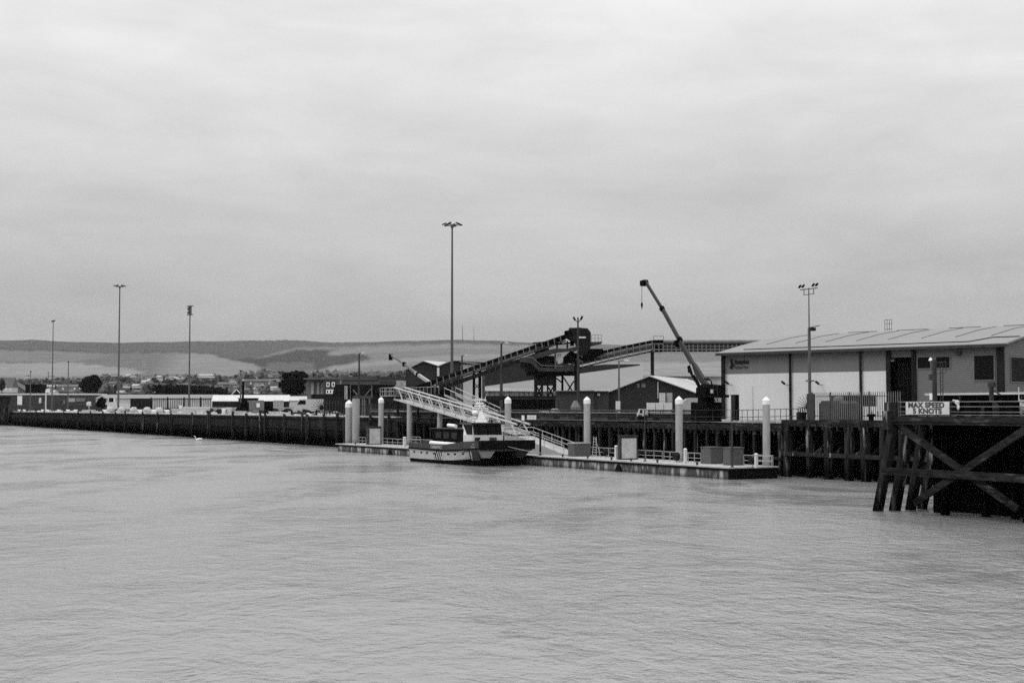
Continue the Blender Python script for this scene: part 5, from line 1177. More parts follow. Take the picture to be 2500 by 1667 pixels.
for px in range(1195, 1305, 12): v = PV(px, 960, 246); m.append(MB()); m[-1].box(v.x - .06, v.x + .06, 246.3, 246.39, PV(px, 966, 246).z, PV(px, 951, 246).z)
t.part('mullions', m, M_STEEL3)
for py0, py1 in ((935, 918), (927, 908)):
    a1, b1 = PV(1430, py0, 250), PV(1565, py1, 250)
t.part('roof_vent', MB().box(PV(1510, 930, 252).x, PV(1512, 930, 252).x, 252, 252.4, PV(1510, 934, 252).z, PV(1510, 920, 252).z), M_STEEL2)
# low dark range in front
t = shed('low_shed', 'low dark flat roofed shed below the conveyor tower', [(1357, 956), (1450, 955)], 212, 14, M_DCLAD2, M_STEEL3)
a, b = PV(1459, 960, 211.9), PV(1466, 966, 211.9)
t = shed('low_shed', 'lower dark flat roofed shed joining the gabled shed', [(1450.5, 957), (1486, 957)], 213, 12, M_DCLAD2, M_STEEL2)
t.part('vent', MB().box(a.x, b.x, 212.7, 212.99, b.z, a.z), M_GALV)
t = shed('gabled_shed', 'dark gabled shed with a pale verge left of the harbour crane', [(1484, 958), (1584, 919), (1703, 962)], 214, 26, M_DCLAD, M_ROOFW, skew=.35)
for p0, p1 in ((1555, 1561), (1566, 1576)):
    a, b = PV(p0, 936, 214), PV(p1, 946, 214); t.part('window', MB().box(a.x, b.x, 213.9, 213.997, b.z, a.z), M_STEEL3)
a, b = PV(1605, 932, 214), PV(1607, 972, 214); t.part('downpipe', MB().box(a.x, b.x, 213.8, 213.99, b.z, a.z), M_OFFW)
t = shed('white_shed', 'large white roofed shed between the gabled shed and the warehouse', [(1600, 919), (1775, 920)], 244, 10, M_OFFW, M_ROOFW)
t = shed('low_shed', 'pale low range of buildings right of the gabled shed, behind the crane', [(1690, 958), (1768, 958)], 222, 6, M_FAR1, M_ROOF2)
# yard: black container row, heap, pallets, van
def ybox(name, label, px0, px1, py0, py1, D, m, cat, dep=2.4, fr=Q, group=None, parts=(), zb=GZ, top=None, lid=None):
    a, b = fr.on(px0, py0, D), fr.on(px1, py1, D); zt = a[2]
    t = Thing(name, label, cat, (a[0], D, zb), fr, group=group)
    t.part('body', MB().box(a[0], b[0], D, D + dep, zb + .02, zt), m)
    if lid: t.part('roof', MB().box(a[0] - .08, b[0] + .08, D - .08, D + dep + .08, zt + .003, zt + .1), lid)
    return t, a, b, zt
t, a, b, zt = ybox('shipping_container', 'long black container on the yard left of the low dark shed', 1251, 1356, 974, 1003, 203, M_BLK, 'container', 2.6, V, lid=M_STEEL2)
for i in range(9): t.part('rib', MB().box(a[0] + .5 + i * .75, a[0] + .56 + i * .75, 202.9, 202.997, GZ + .1, zt - .1), M_STEEL)
t, a, b, zt = ybox('gantry_beam', 'dark flat girder above the long black container', 1183, 1357, 966, 971, 207, M_STEEL, 'girder', 1.0, V, zb=9.0 - .9)
t2 = PV(1330, 1000, 199); single('scrap_heap', MB().blob((t2.x, 199, GZ + .3), (1.6, 1.2, .9), 3).blob((t2.x + 1.4, 199, GZ + .5), (.9, .9, 1.0), 6), M_RUBBLE, 'low grey heap in front of the black container', 'heap', (t2.x, 199, GZ), V)
def container_pallet(px0, px1, py0, py1, Y, label, m=M_OFFW, cat='pallet stack', grp='stacks of wrapped goods on the quay', zb=GZ):
    a, b = PV(px0, py0, Y), PV(px1, py1, Y); t = Thing('pallet_stack', label, cat, (a.x, Y, zb), V, group=grp)
    t.part('pallet', MB().box(a.x, b.x, Y - .05, Y + 1.2, zb + .02, zb + .14), M_BARK)
    n = max(1, round((b.x - a.x) / 1.1)); w_ = (b.x - a.x) / n; h = a.z - zb - .15; mm = max(1, round(h / 1.0)); r = MB()
    for i in range(n):
        for j in range(mm): r.box(a.x + i * w_ + .03, a.x + (i + 1) * w_ - .03, Y, Y + 1.1, zb + .15 + j * h / mm + .02, zb + .15 + (j + 1) * h / mm)
    t.part('goods', r, m)
container_pallet(1580, 1641, 983, 1012, 178, 'wide stack of white wrapped goods left of the white capped pile')
container_pallet(1611, 1625, 959, 985, 190, 'tall pale crate stack before the gabled shed, left of its pair', M_FAR1)
container_pallet(1629, 1642, 959, 985, 190.5, 'tall dull crate stack before the gabled shed, right of its pair', M_GALV)
container_pallet(1504, 1515, 979, 1008, 182, 'narrow stack of white boxes below the slim grey pole')
container_pallet(1273, 1281, 1014, 1024, 168, 'small white panel left of the gridded white panel', M_WHITE, zb=5.3)
t = Thing('mesh_panel', 'bright white gridded panel on the quay beyond the gangway foot', 'panel', (PV(1288, 1024, 168).x, 168, 5.3), V)
a, b = PV(1287, 1014, 167), PV(1309, 1024, 167); r = MB()
for i in range(3):
    for j in range(2): w_ = (b.x - a.x) / 3; h_ = (a.z - b.z) / 2; r.box(a.x + i * w_ + .03, a.x + (i + 1) * w_ - .03, 167, 167.1, b.z + j * h_ + .03, b.z + (j + 1) * h_ - .03)
t.part('panels', r, M_WHITE); t.part('backing', MB().box(a.x - .03, b.x + .03, 167.103, 167.15, b.z - .05, a.z + .05), M_GALV); t.part('legs', MB().box(a.x, a.x + .08, 167.02, 167.1, 5.25, b.z - .053).box(b.x - .08, b.x, 167.02, 167.1, 5.25, b.z - .053), M_STEEL)
# open curved bag right of the pallets
t, a, b, zt = ybox('dome_container', 'pale rounded container between the capped pile and the crane', 1668, 1704, 980, 1008, 176, M_GALV, 'container', 2.0, V)
t.part('dome', MB().prism([(a[0], zt + .003), (a[0] + .5, zt + .35), (a[0] + 1.1, zt + .45), (b[0], zt + .45), (b[0], zt + .003)], 176, 178), M_GALV)
def vehicle(label, px0, px1, pyt, pyb, D, m, kind='van', name='van', fr=V, zb=GZ):
    a, b = fr.on(px0, pyt, D), fr.on(px1, pyb, D); L_ = b[0] - a[0]; H = a[2] - zb
    t = Thing(name, label, kind, (a[0], D, zb), fr)
    if kind == 'van': ol = [(0, .18), (0, .62), (.10, .66), (.2, .98), (.26, 1), (1, 1), (1, .18)]
    elif kind == 'truck': ol = [(0, .2), (0, .6), (.04, .98), (.3, 1.0), (.3, .55), (1, .55), (1, .2)]
    else: ol = [(0, .22), (0, .55), (.2, .62), (.32, .98), (.72, 1), (.88, .62), (1, .58), (1, .22)]
    t.part('body', MB().prism([(a[0] + x * L_, zb + z * H) for x, z in ol], D, D + 1.9), m)
    t.part('side_window', MB().prism([(a[0] + x * L_, zb + z * H) for x, z in (((.13, .66), (.22, .92), (.42, .92), (.42, .66)) if kind == 'van' else ((.06, .66), (.08, .92), (.26, .92), (.26, .66)) if kind == 'truck' else ((.26, .66), (.35, .92), (.7, .92), (.82, .66)))], D - .03, D + .02), M_GLASSM)
    for k in (.2, .8): t.part('wheel', MB().tube((a[0] + k * L_, D - .06, zb + .38), (a[0] + k * L_, D + .25, zb + .38), .38, n=14), M_RUB)
    for z in (.34,): t.part('headlight', MB().box(a[0] - .03, a[0] + .1, D + .2, D + .5, zb + z * H, zb + (z + .09) * H), M_OFFW)
    return t
vehicle('small white van parked on the quay below the wide white stack', 1558, 1582, 998, 1030, 171, M_FAR1, fr=V, zb=4.9 + .5)
# ================================================================ LEFT YARD
Yq = lambda px, off=14.0: F * (DQ + off) / (.88 * (px - 1250) + 1649)     # a distance just behind the quay at that bearing
def lbox(name, label, px0, px1, py0, py1, cat, m, dep=2.0, Y=None, zb=None, roof=None, group=None):
    Y = Y or Yq(px0); a, b = PV(px0, py0, Y), PV(px1, py1, Y)
    zb = GZ + .02 if zb is None else zb
    t = Thing(name, label, cat, (a.x, Y, zb), V, group=group)
    t.part('body', MB().box(a.x, b.x, Y, Y + dep, zb, a.z), m)
    if roof: t.part('roof', MB().box(a.x - .2, b.x + .2, Y - .25, Y + dep + .2, a.z + .003, a.z + roof[0]), roof[1])
    return t, a, b
# far left jetty head
x0 = Q.x(-60, 92.0); x1 = Q.x(17.5, 92.0, 1000); z1 = Q.z(10, 964, 92.0)
t = Thing('dolphin', 'tall dark timber dolphin at the far left edge of the quay', 'dolphin', (x1, 92, 0))
t.part('body', MB().box(x0, x1, 91.0, DQ - .3, -1, z1 - 1.2), M_PLANK)
for i in range(5): t.part('pile', MB().box(x1 - .6 - i * 5, x1 - i * 5, 90.5, 90.997, -1, z1 - (.2 if i == 0 else .8)), M_WOOD)
t.part('cap', MB().box(x0, x1 + .3, 90.4, DQ - .28, z1 - 1.197, z1 - .75), M_DARKW)
# sheds
t, a, b = lbox('dock_shed', 'long low dark shed with a thin white roof edge at the far left', -40, 232, 964, 995, 'shed', M_DCLAD2, 18, 640, roof=(.7, M_OFFW))
for p0, p1, q0, q1, m in ((43, 54, 966, 989, M_WHITE), (95.5, 101, 971, 984, M_OFFW), (155, 159, 976, 986, M_STEEL3)):
    c, d = PV(p0, q0, 640), PV(p1, q1, 640); t.part('door' if p0 == 43 else 'window', MB().box(c.x, d.x, 639.8, 639.995, d.z, c.z), m)
for p0, p1, q0, q1, m in ((168, 183, 972, 981, M_GALV), (185, 208, 972, 980, M_FAR2)):
    c, d = PV(p0, q0, 640), PV(p1, q1, 640); t.part('window', MB().box(c.x, d.x, 639.8, 639.995, d.z, c.z), m)
def saw(name, label, px0, px1, py0, py1, Y, dep, wm, rm, pyw=None):
    """pale sheeted shed: steep roof slope above a low wall"""
    a, b = PV(px0, py1, Y), PV(px1, py1, Y); c = PV(px0, py0, Y + dep); t = Thing(name, label, 'shed', (a.x, Y, GZ), V)
    z1 = c.z; t.part('walls', MB().prismx([(Y + .3, GZ), (Y + .3, a.z - .1), (Y + dep - .1, z1 - .1), (Y + dep - .1, GZ)], a.x + .3, b.x - .3), wm)
    t.part('roof', MB().prismx([(Y, a.z), (Y + dep, z1), (Y + dep, z1 - .2), (Y, a.z - .2)], a.x, b.x), rm); return t, a, b
saw('dock_shed', 'pale grey roofed shed left of the bright white roofed shed', 232, 520, 963, 972, 600, 12, M_FAR1, M_ROOF2)
t, a, b = saw('dock_shed', 'bright white roofed shed in the middle of the left yard', 516, 705, 964, 978.5, 560, 3.5, M_STEEL, M_OFFW)
m = MB()
for px in range(530, 690, 16): v = PV(px, 972, 560); m.box(v.x - .9, v.x + .9, 565.5, 568.5, v.z - .6, v.z + .2)
saw('dock_shed', 'smaller white roofed shed just left of the brick office', 705, 845, 967, 977, 520, 3, M_FAR1, M_FAR1)
lbox('site_hut', 'black boxy hut with a flat roof above the dark shed at the left', 62, 101, 938, 958, 'hut', M_BLK, 8, 700, zb=PV(62, 962, 700).z)
# house at far left edge
def house(label, px0, px1, eave, top, base, Y, wm=M_FAR1, rm=M_FARR, win=0, name='house', cat='house', group=None):
    a, b = PV(px0, eave, Y), PV(px1, eave, Y); zt = PV(px0, top, Y).z; zb = min(GZ, PV(px0, base, Y).z) if False else PV(px0, base, Y).z
    t = Thing(name, label, cat, (a.x, Y, zb), V, group=group); dep = 8
    t.part('walls', MB().box(a.x, b.x, Y, Y + dep, zb, a.z), wm)
    t.part('roof', MB().prismx([(Y - .4, a.z + .003), (Y + dep + .4, a.z + .003), (Y + dep / 2, zt)], a.x - .3, b.x + .3), rm)
    for i in range(win):
        x = a.x + (b.x - a.x) * (i + .5) / win; t.part('window', MB().box(x - .5, x + .5, Y - .05, Y - .003, zb + (a.z - zb) * .45, zb + (a.z - zb) * .8), M_WHITE)
    return t
house('pale walled house with a dark roof at the left edge of the photo', 0, 30, 945, 921, 958, 720, M_FAR1, M_FARR, 3)
t = Thing('lean_roof', 'long dark sloping roof beside the house at the left edge', 'roof', (PV(15, 958, 760).x, 760, GZ), V)
t.part('roof', MB().prism([(PV(*q, 760).x, PV(*q, 760).z) for q in ((8, 930), (20, 928), (62, 955), (62, 960), (8, 960))], 760, 772), M_FARR); t.part('gable_trim', MB().beam(PV(20, 928, 759.8), PV(62, 955, 759.8), .5), M_STEEL2)
# brick office
def office():
    Y = 420; a, b = PV(789, 926, Y), PV(824.5, 966, Y)
    t = Thing('brick_office', 'dark brick office block with two rows of white framed windows', 'office', (a.x, Y, GZ), V)
    t.part('front_wall', MB().box(a.x, b.x, Y, Y + 14, GZ, a.z), M_BRICK)
    c = PV(757, 926, Y + 12); t.part('side_wing', MB().box(c.x, a.x - .003, Y + 6, Y + 14, GZ, c.z - .3), M_FAR2)
    for px in (760, 774, 783):
        v, w_ = PV(px, 934, Y + 5.9), PV(px + 6, 964, Y + 5.9); t.part('window_bay', MB().box(v.x, w_.x, Y + 5.8, Y + 5.997, w_.z, v.z), M_FAR1)
    t.part('roof', MB().box(c.x - .2, b.x + .3, Y - .3, Y + 14.3, a.z + .003, a.z + .4), M_FARR)
    for (p0, p1, q0, q1, n) in ((797, 804.5, 933, 944, 1), (810, 817.5, 933, 944, 1), (796, 818, 951, 961, 3)):
        v, w_ = PV(p0, q0, Y), PV(p1, q1, Y); fr = t.part('window', MB().box(v.x, w_.x, Y - .1, Y - .003, w_.z, v.z), M_WHITE)
        for i in range(n):
            s = (w_.x - v.x) / n; t.part('pane', MB().box(v.x + i * s + .25, v.x + (i + 1) * s - .25, Y - .16, Y - .103, w_.z + .28, v.z - .28), M_GLASSM, parent=fr)
    v, w_ = PV(792, 968, Y), PV(822, 971, Y); t.part('canopy', MB().box(v.x, w_.x, Y - 1, Y - .003, w_.z, v.z), M_OFFW)
office()
lbox('white_building', 'plain white building between the brick office and the dark hopper', 825, 849, 926, 957, 'building', M_OFFW, 10, 425, roof=(.3, M_FARR))
t, a, b = lbox('hip_hut', 'small dark gabled hut with a white bargeboard in the left yard', 568, 587, 962, 985, 'hut', M_STEEL, 6, 570)
t.part('gable', MB().prism([(PV(566, 962, 570).x, PV(566, 962, 570).z + .003), (PV(577.5, 951, 570).x, PV(577.5, 951, 570).z), (PV(589, 962, 570).x, PV(589, 962, 570).z + .003)], 570, 576), M_STEEL)
t.part('bargeboard', MB().beam(PV(565.5, 962.5, 569.8), PV(577.5, 951, 569.8), .3).beam(PV(577.5, 951, 569.8), PV(589.5, 962.5, 569.8), .3), M_WHITE)
# hopper group
def hopper():
    D = 104
    def P(px, py): v = Q.on(px, py, D); return (v[0], v[2])
    t = Thing('loading_hopper', 'black loading hopper and boxed gallery left of the gangway head', 'hopper', (P(860, 990)[0], D, GZ))
    t.part('hopper_bin', MB().prism([P(*q) for q in ((835, 939), (866, 938), (866, 960), (857, 969), (828, 969))], D - 1.5, D + 1.5), M_BLK)
    t.part('gallery', MB().prism([P(*q) for q in ((850, 919.5), (936, 919.5), (936, 928), (943, 929), (943, 939), (846, 939), (850, 928))], D - 1.3, D + 2), M_DCLAD2)
    t.part('gallery_rail', MB().prism([P(*q) for q in ((848, 928.2), (940, 928.2), (940, 929.4), (848, 929.4))], D - 1.42, D - 1.303), M_BLK)
    t.part('bunker', MB().prism([P(*q) for q in ((870, 939.2), (943, 939.2), (943, 960), (927, 966), (877, 964))], D - 1.2, D + 1.8), M_BLK)
    m = MB()
    for a, b in (((878, 952), (888, 964)), ((908, 965), (922, 949)), ((924, 940), (924, 968)), ((871, 940), (871, 990))): a, b = P(*a), P(*b); m.beam((a[0], D - 1.3, a[1]), (b[0], D - 1.3, b[1]), .16)
    t.part('brace', m, M_STEEL3)
    m = []
    for px in (884, 899, 904, 916): a, b = P(px, 966), P(px, 995); m.append(MB()); m[-1].box(a[0] - .15, a[0] + .15, D - 1.2, D - .9, GZ, a[1])
    t.part('leg', m, M_STEEL3)
    a, b = P(876, 966), P(924, 972); t.part('beam', MB().box(a[0], b[0], D - 1.25, D + 1, b[1], a[1]), M_STEEL2)
    for px in (867, 871): a = P(px, 942); b = P(px, 975); t.part('pipe', MB().tube((a[0], D - 2, b[1]), (a[0], D - 2, a[1]), .18), M_GALV)
    a, b = P(880, 975), P(918, 999); t.part('back_panel', MB().box(a[0], b[0], D + 1.0, D + 1.2, GZ, a[1]), M_STEEL2)
hopper()
lbox('rubble_bay', 'pale mottled wall block behind the gangway head', 938, 991, 928.5, 943, 'wall', M_RUBBLE, 3, 300, zb=PV(940, 946, 300).z)
lbox('dark_bank', 'dark low bank below the pale mottled wall block', 760, 1000, 962, 1000, 'bank', M_STEEL, 3, 330)
# fences in the left yard
def pfence(label, px0, px1, top, bot, Y, m=M_STEEL):
    a, b = PV(px0, top, Y), PV(px1, bot, Y); t = Thing('yard_fence', label, 'fence', (a.x, Y, GZ), V)
    mb = MB(); x = a.x; n = 0
    while x < b.x: mb.box(x, x + .16, Y, Y + .05, GZ, a.z); x += .55
    t.part('pales', mb, m); t.part('rail', MB().box(a.x, b.x, Y + .06, Y + .14, GZ + .5, GZ + .62).box(a.x, b.x, Y + .06, Y + .14, a.z - .5, a.z - .38), m)
    mb = []; x = a.x
    while x < b.x: mb.append(MB()); mb[-1].box(x, x + .3, Y + .15, Y + .4, GZ, a.z + .25); x += 5
    t.part('posts', mb, m)
pfence('dark palisade fence before the pale grey roofed shed', 367, 515, 971, 1000, 430)
pfence('dense grey palisade fence between the brick office and the first capped pile', 790, 850, 978, 1012, Yq(790, 5), M_STEEL2)
pfence('dense grey palisade fence behind the two far piles', 878, 930, 985, 1005, Yq(880, 4), M_STEEL2)
f = Thing('fan_guard', 'spiked fan shaped guard at the end of the grey fence in the left yard', 'fence guard', (PV(788, 998, 250).x, Yq(790, 4), GZ), V)
Y = Yq(790, 4); c = PV(787, 995, Y); m = MB()
for i in range(13): an = R(80 + i * 16); m.tube(c, (c.x + 2.2 * math.cos(an), Y, c.z + 2.0 * math.sin(an)), .08, .03, n=5)
f.part('spikes', m, M_STEEL); f.part('hub', MB().tube((c.x, Y - .1, c.z), (c.x, Y + .1, c.z), .35, n=10), M_STEEL)
# yard vehicles and stores
vehicle('pale motorhome like van parked at the right of the left yard', 716, 788, 974, 1004, Yq(716, 16), M_FAR1)
vehicle('white cab truck parked behind the pale blocks near the second mast', 262, 319, 968, 1000, Yq(262, 22), M_OFFW, 'truck', 'truck')
vehicle('dark car parked left of the white cab truck', 200, 232, 987, 1000, Yq(200, 30), M_STEEL, 'car', 'parked_car')
vehicle('dark van parked near the small trees at the left', 92, 103, 989, 999, Yq(92, 20), M_STEEL, 'van', 'van')
lbox('site_cabin', 'dark flat roofed cabin left of the dark box shed in the yard', 582, 626, 973, 1004, 'cabin', M_BLK, 3, 400, roof=(.2, M_STEEL2))
t, a, b = lbox('site_cabin', 'grey cabin with a white notice in the left yard', 604, 640, 977, 1004, 'cabin', M_FAR2, 3, 392); c, d = PV(625, 984, 391), PV(633, 994, 391); t.part('notice', MB().box(c.x, d.x, 391.8, 391.99, d.z, c.z), M_WHITE)
lbox('box_shed', 'long black box shed right of the grey cabin', 640, 666, 979, 998, 'shed', M_BLK, 4, 420)
lbox('storage_box', 'mottled grey storage box before the white roofed shed', 667, 688, 977, 1000, 'container', M_RUBBLE, 3, 400)
lbox('spoil_bank', 'low dark bank of spoil stretching across the left yard', 395, 800, 994, 1004, 'bank', M_RUBBLE, 4, 480)
lbox('spoil_bank', 'low dark yard wall before the fence at the left', 20, 330, 988, 1002, 'wall', M_STEEL2, 3, 560)
lbox('spoil_bank', 'dark grey container behind the quay between the second and third masts', 318, 366, 972, 998, 'container', M_STEEL, 3, 455)
def sbag(px0, px1, py0, D=97, label=''):
    a, b = Q.on(px0, py0, D), Q.on(px1, py0, D); wpx = b[0] - a[0]; Y = Yq((px0 + px1) / 2, D - DQ); w_ = (px1 - px0) * Y / F
    v = PV((px0 + px1) / 2, py0, Y); h = v.z - GZ
    mb = MB(); mb.blob((v.x, Y, GZ + h * .5), (w_ * .55, .7, h * .62), int(px0), n=12, m=8, jit=.1)
    return single('bulk_bag', mb, M_BAG, label, 'bulk bag', (v.x, Y, GZ), V, group='pale bulk bags along the left quay')
for p0, p1, y0, lb in ((261, 279, 994, 'pale bulk bag on the quay just left of the second mast'), (288, 304, 994, 'pale bulk bag on the quay right beside the second mast'), (318, 335, 994.5, 'pale bulk bag on the quay, first to the right of the mast pair'),
                       (350, 369, 995, 'pale bulk bag on the quay midway between second and third masts'), (380, 398, 995.5, 'pale bulk bag on the quay, last before the long slabs')):
    sbag(p0, p1, y0, label=lb)
def slab(px0, px1, py0, label, m=M_BAG, D=98.5):
    Y = Yq((px0 + px1) / 2, D - DQ); a, b = PV(px0, py0, Y), PV(px1, py0, Y)
    t = Thing('slab_stack', label, 'slab stack', (a.x, Y, GZ), V, group='slab stacks on the left quay'); n = 3; h = (a.z - GZ - .1) / n
    t.part('bearers', MB().box(a.x + .3, a.x + .6, Y, Y + 1.5, GZ + .01, GZ + .1).box(b.x - .6, b.x - .3, Y, Y + 1.5, GZ + .01, GZ + .1), M_BARK)
    s = MB(); rn = random.Random(int(px0))
    for i in range(n): s.box(a.x + rn.uniform(0, .3), b.x - rn.uniform(0, .3), Y - rn.uniform(0, .1), Y + 1.5, GZ + .103 + i * h, GZ + .08 + (i + 1) * h)
    t.part('slabs', s, m)
slab(418, 447, 997, 'lower grey slab stack below the long pale one'); slab(445, 512, 992.5, 'long pale slab stack on the quay left of the twin posts', M_OFFW, 101); slab(452, 478, 999, 'short pale slab stack before the long one')
slab(435, 443, 989, 'small bright block on the quay left of the long slab stack', M_WHITE, 103); slab(541, 550, 996, 'small bright block left of the grab handler', M_WHITE); slab(552, 565, 994, 'small tilted pale slab beside the grab handler', M_OFFW, 100)
slab(570, 600, 1003, 'low pale debris stack beneath the grab handler'); slab(655, 690, 1004, 'low pale slab row below the mottled storage box'); slab(200, 232, 1000, 'low pale slab row at the far left quay', D=96)
def wbol(px, label):
    D = 94.6; Y = Yq(px, D - DQ); v = PV(px, 999, Y); s = v.z - GZ
    m = MB().lathe((v.x, Y), [(s * .35, GZ + .01), (s * .28, GZ + s * .45), (s * .5, GZ + s * .6), (s * .35, GZ + s * .9)], n=10).beam((v.x, Y, GZ + s * .4), (v.x - s * .7, Y, GZ + s * .85), s * .28).box(v.x - s * .6, v.x + s * 1.1, Y - .4, Y + .4, GZ + .001, GZ + s * .22)
    single('quay_bollard', m, M_WHITE, label, 'bollard', (v.x, Y, GZ), V, group='white mooring bollards on the left quay')
NEAR = {25: 'nearest the dark dolphin at the left edge', 48: 'second from the left edge, below the white shed door', 60: 'just right of the white shed door', 105: 'left of the fourth fender pile', 117: 'between two fender piles left of the short pole',
        145: 'left of the thickest left fender pile', 167: 'directly below the short thin lamp pole', 186: 'just left of a fender pile, below the pale shed window', 257: 'beside the first pale bulk bag', 343: 'between two bulk bags', 377: 'beside the last pale bulk bag', 409: 'left of the long slab stack'}
for px, s in NEAR.items(): wbol(px, 'white mooring bollard ' + s)
# white post with hoarding at left
t, a, b = lbox('notice_post', 'white topped notice post standing at the left quay', 110.5, 112.5, 952, 1000, 'post', M_OFFW, .3, Yq(111, 5)); v = PV(114, 951, Yq(111, 5)); t.part('notice', MB().box(v.x - .2, v.x + 1.2, v.y - .1, v.y - .003, v.z - 1.0, v.z + .3), M_WHITE)
t, a, b = lbox('notice_post', 'small white heart shaped notice on a post behind the quay bollards', 216.5, 217.5, 990, 1000, 'post', M_OFFW, .3, Yq(216, 6)); v = PV(217, 986, Yq(216, 6)); t.part('notice', MB().blob((v.x, v.y, v.z), (.9, .3, .8), 1), M_OFFW)
# swan
def swan():
    p = Vector((0, 0, CAMZ)); r = ray(484, 1075.5); k = -CAMZ / r.z; c = p + r * k
    X, Y = c.x, c.y; s = 1.1
    m = MB().blob((X + .15 * s, Y, .22 * s), (.62 * s, .32 * s, .26 * s), 2, 12, 8, .05)
    b = [(X - .35 * s, Y, .28 * s), (X - .55 * s, Y, .42 * s), (X - .5 * s, Y, .62 * s), (X - .62 * s, Y, .82 * s), (X - .78 * s, Y, .84 * s)]
    m.path(b, .075 * s, n=8); m.blob((X - .72 * s, Y, .85 * s), (.13 * s, .09 * s, .09 * s), 1, 8, 6, .03)
    t = Thing('swan', 'white swan swimming in front of the planked quay', 'swan', (X, Y, 0), V)
    o = t.part('body', m, M_WHITE, smooth=True)
    md = o.modifiers.new('remesh', 'REMESH'); md.mode = 'VOXEL'; md.voxel_size = .045; md.use_smooth_shade = True
    t.part('wing', MB().blob((X + .35 * s, Y - .22 * s, .34 * s), (.5 * s, .12 * s, .2 * s), 4, 12, 7, .08), M_WHITE, smooth=True)
    t.part('tail', MB().add([(X + .7 * s, Y - .12, .25 * s), (X + .7 * s, Y + .12, .25 * s), (X + 1.05 * s, Y, .42 * s), (X + .7 * s, Y, .15 * s)], [(0, 1, 2), (0, 2, 3), (1, 3, 2), (0, 3, 1)]), M_WHITE)
    t.part('beak', MB().tube((X - .83 * s, Y, .85 * s), (X - .95 * s, Y, .8 * s), .04 * s, .01), M_STEEL)
swan()

# ================================================================ TREES AND TOWN
def leaves(mb, c, r, n, sz, rn, flat=.35):
    """leaf clumps spread through a lumpy crown"""
    lobes = [(Vector((0, 0, -.2)), .62), (Vector((.05, 0, .3)), .5)]
    for _ in range(20):
        v = Vector((rn.gauss(0, 1), rn.gauss(0, 1), rn.gauss(0, 1))).normalized() * rn.uniform(.35, .68)
        if v.z < -.25: v.z = -.25 + .5 * (v.z + .25); v.x *= 1.1
        lobes.append((v, rn.uniform(.2, .42)))
    for i in range(n):
        o, q = lobes[rn.randrange(len(lobes))]
        d = Vector((rn.gauss(0, 1), rn.gauss(0, 1), rn.gauss(0, 1))).normalized() * q * (rn.random() ** .4)
        p = o + d
        if p.z < -.95: continue
        P = Vector((c[0] + p.x * r[0], c[1] + p.y * r[1], c[2] + p.z * r[2]))
        a = Vector((rn.gauss(0, 1), rn.gauss(0, 1), rn.gauss(0, 1))).normalized() * sz * rn.uniform(.6, 1.3); b = a.orthogonal().normalized() * sz * rn.uniform(.5, 1.0)
        mb.add([P - a, P + b, P + a, P - b], [(0, 1, 2, 3)])
def tree_parts(t, x, Y, zb, w_, h, n, sz, m, rn):
    tr = MB().tube((x, Y, zb), (x + .05 * w_, Y, zb + h * .45), w_ * .06, w_ * .035, n=7)
    for i in range(5):
        an = rn.uniform(0, 6.28); tr.tube((x, Y, zb + h * rn.uniform(.2, .4)), (x + math.cos(an) * w_ * .3, Y + math.sin(an) * w_ * .3, zb + h * rn.uniform(.5, .8)), w_ * .025, w_ * .008, n=5)
    t.part('trunk', tr, M_BARK); c = MB(); leaves(c, (x, Y, zb + h * .52), (w_ * .52, w_ * .5, h * .52), n, sz, rn); t.part('crown', c, m)
def tree(label, px, top, bot, wpx, Y, n=1200, sz=.45, m=M_LEAF, name='tree', seed=1, group=None):
    a = PV(px, top, Y); zb = PV(px, bot, Y).z; t = Thing(name, label, 'tree', (a.x, Y, zb), V, group=group)
    tree_parts(t, a.x, Y, zb, wpx * Y / F, a.z - zb, n, sz, m, random.Random(seed)); return t
tree('large rounded very dark tree just left of the brick office', 716, 902, 972, 94, 540, 4200, .75, M_LEAFB, seed=11)
tree('dense dark tree with a peaked crown behind the dark left shed', 222, 913, 970, 68, 660, 3000, .8, M_LEAFB, seed=12)
tree('small dark round bush growing before the pale grey roofed shed', 248, 967, 1000, 28, 470, 1200, .4, M_LEAFB, name='bush', seed=13)
tree('small bushy tree at the left edge beside the dark sloping roof', 5, 920, 960, 18, 700, 500, .6, seed=14)
tree('small dark tree beside the sloping roof at the left', 24, 926, 958, 18, 780, 500, .6, seed=15)
for i, (px, top, wd, lb) in enumerate(((300, 921, 26, 'mid grey tree right of the tall second mast'), (375, 921, 30, 'rounded tree on the rise right of the pylon'), (410, 924, 26, 'rounded tree left of the white distant houses'), (480, 921, 28, 'rounded tree right of the third mast'),
                                       (540, 926, 30, 'small spreading tree left of the lamp pole by the grab handler'), (612, 914, 44, 'broad distant tree above the white roofed shed'), (645, 922, 34, 'distant tree left of the large rounded dark tree'), (778, 918, 36, 'distant tree rising behind the brick office'),
                                       (868, 909, 16, 'slim upright tree beside the pole above the dark hopper'), (905, 912, 18, 'small tree behind the boxed gallery'), (958, 908, 16, 'spindly tree behind the gangway head'), (975, 916, 18, 'low dark tree left of the twin gabled shed'))):
    tree(lb, px, top, 958, wd, 1000 + 60 * (i % 4), 420, 1.5, M_LEAF, seed=30 + i, group='trees in the town below the hill')
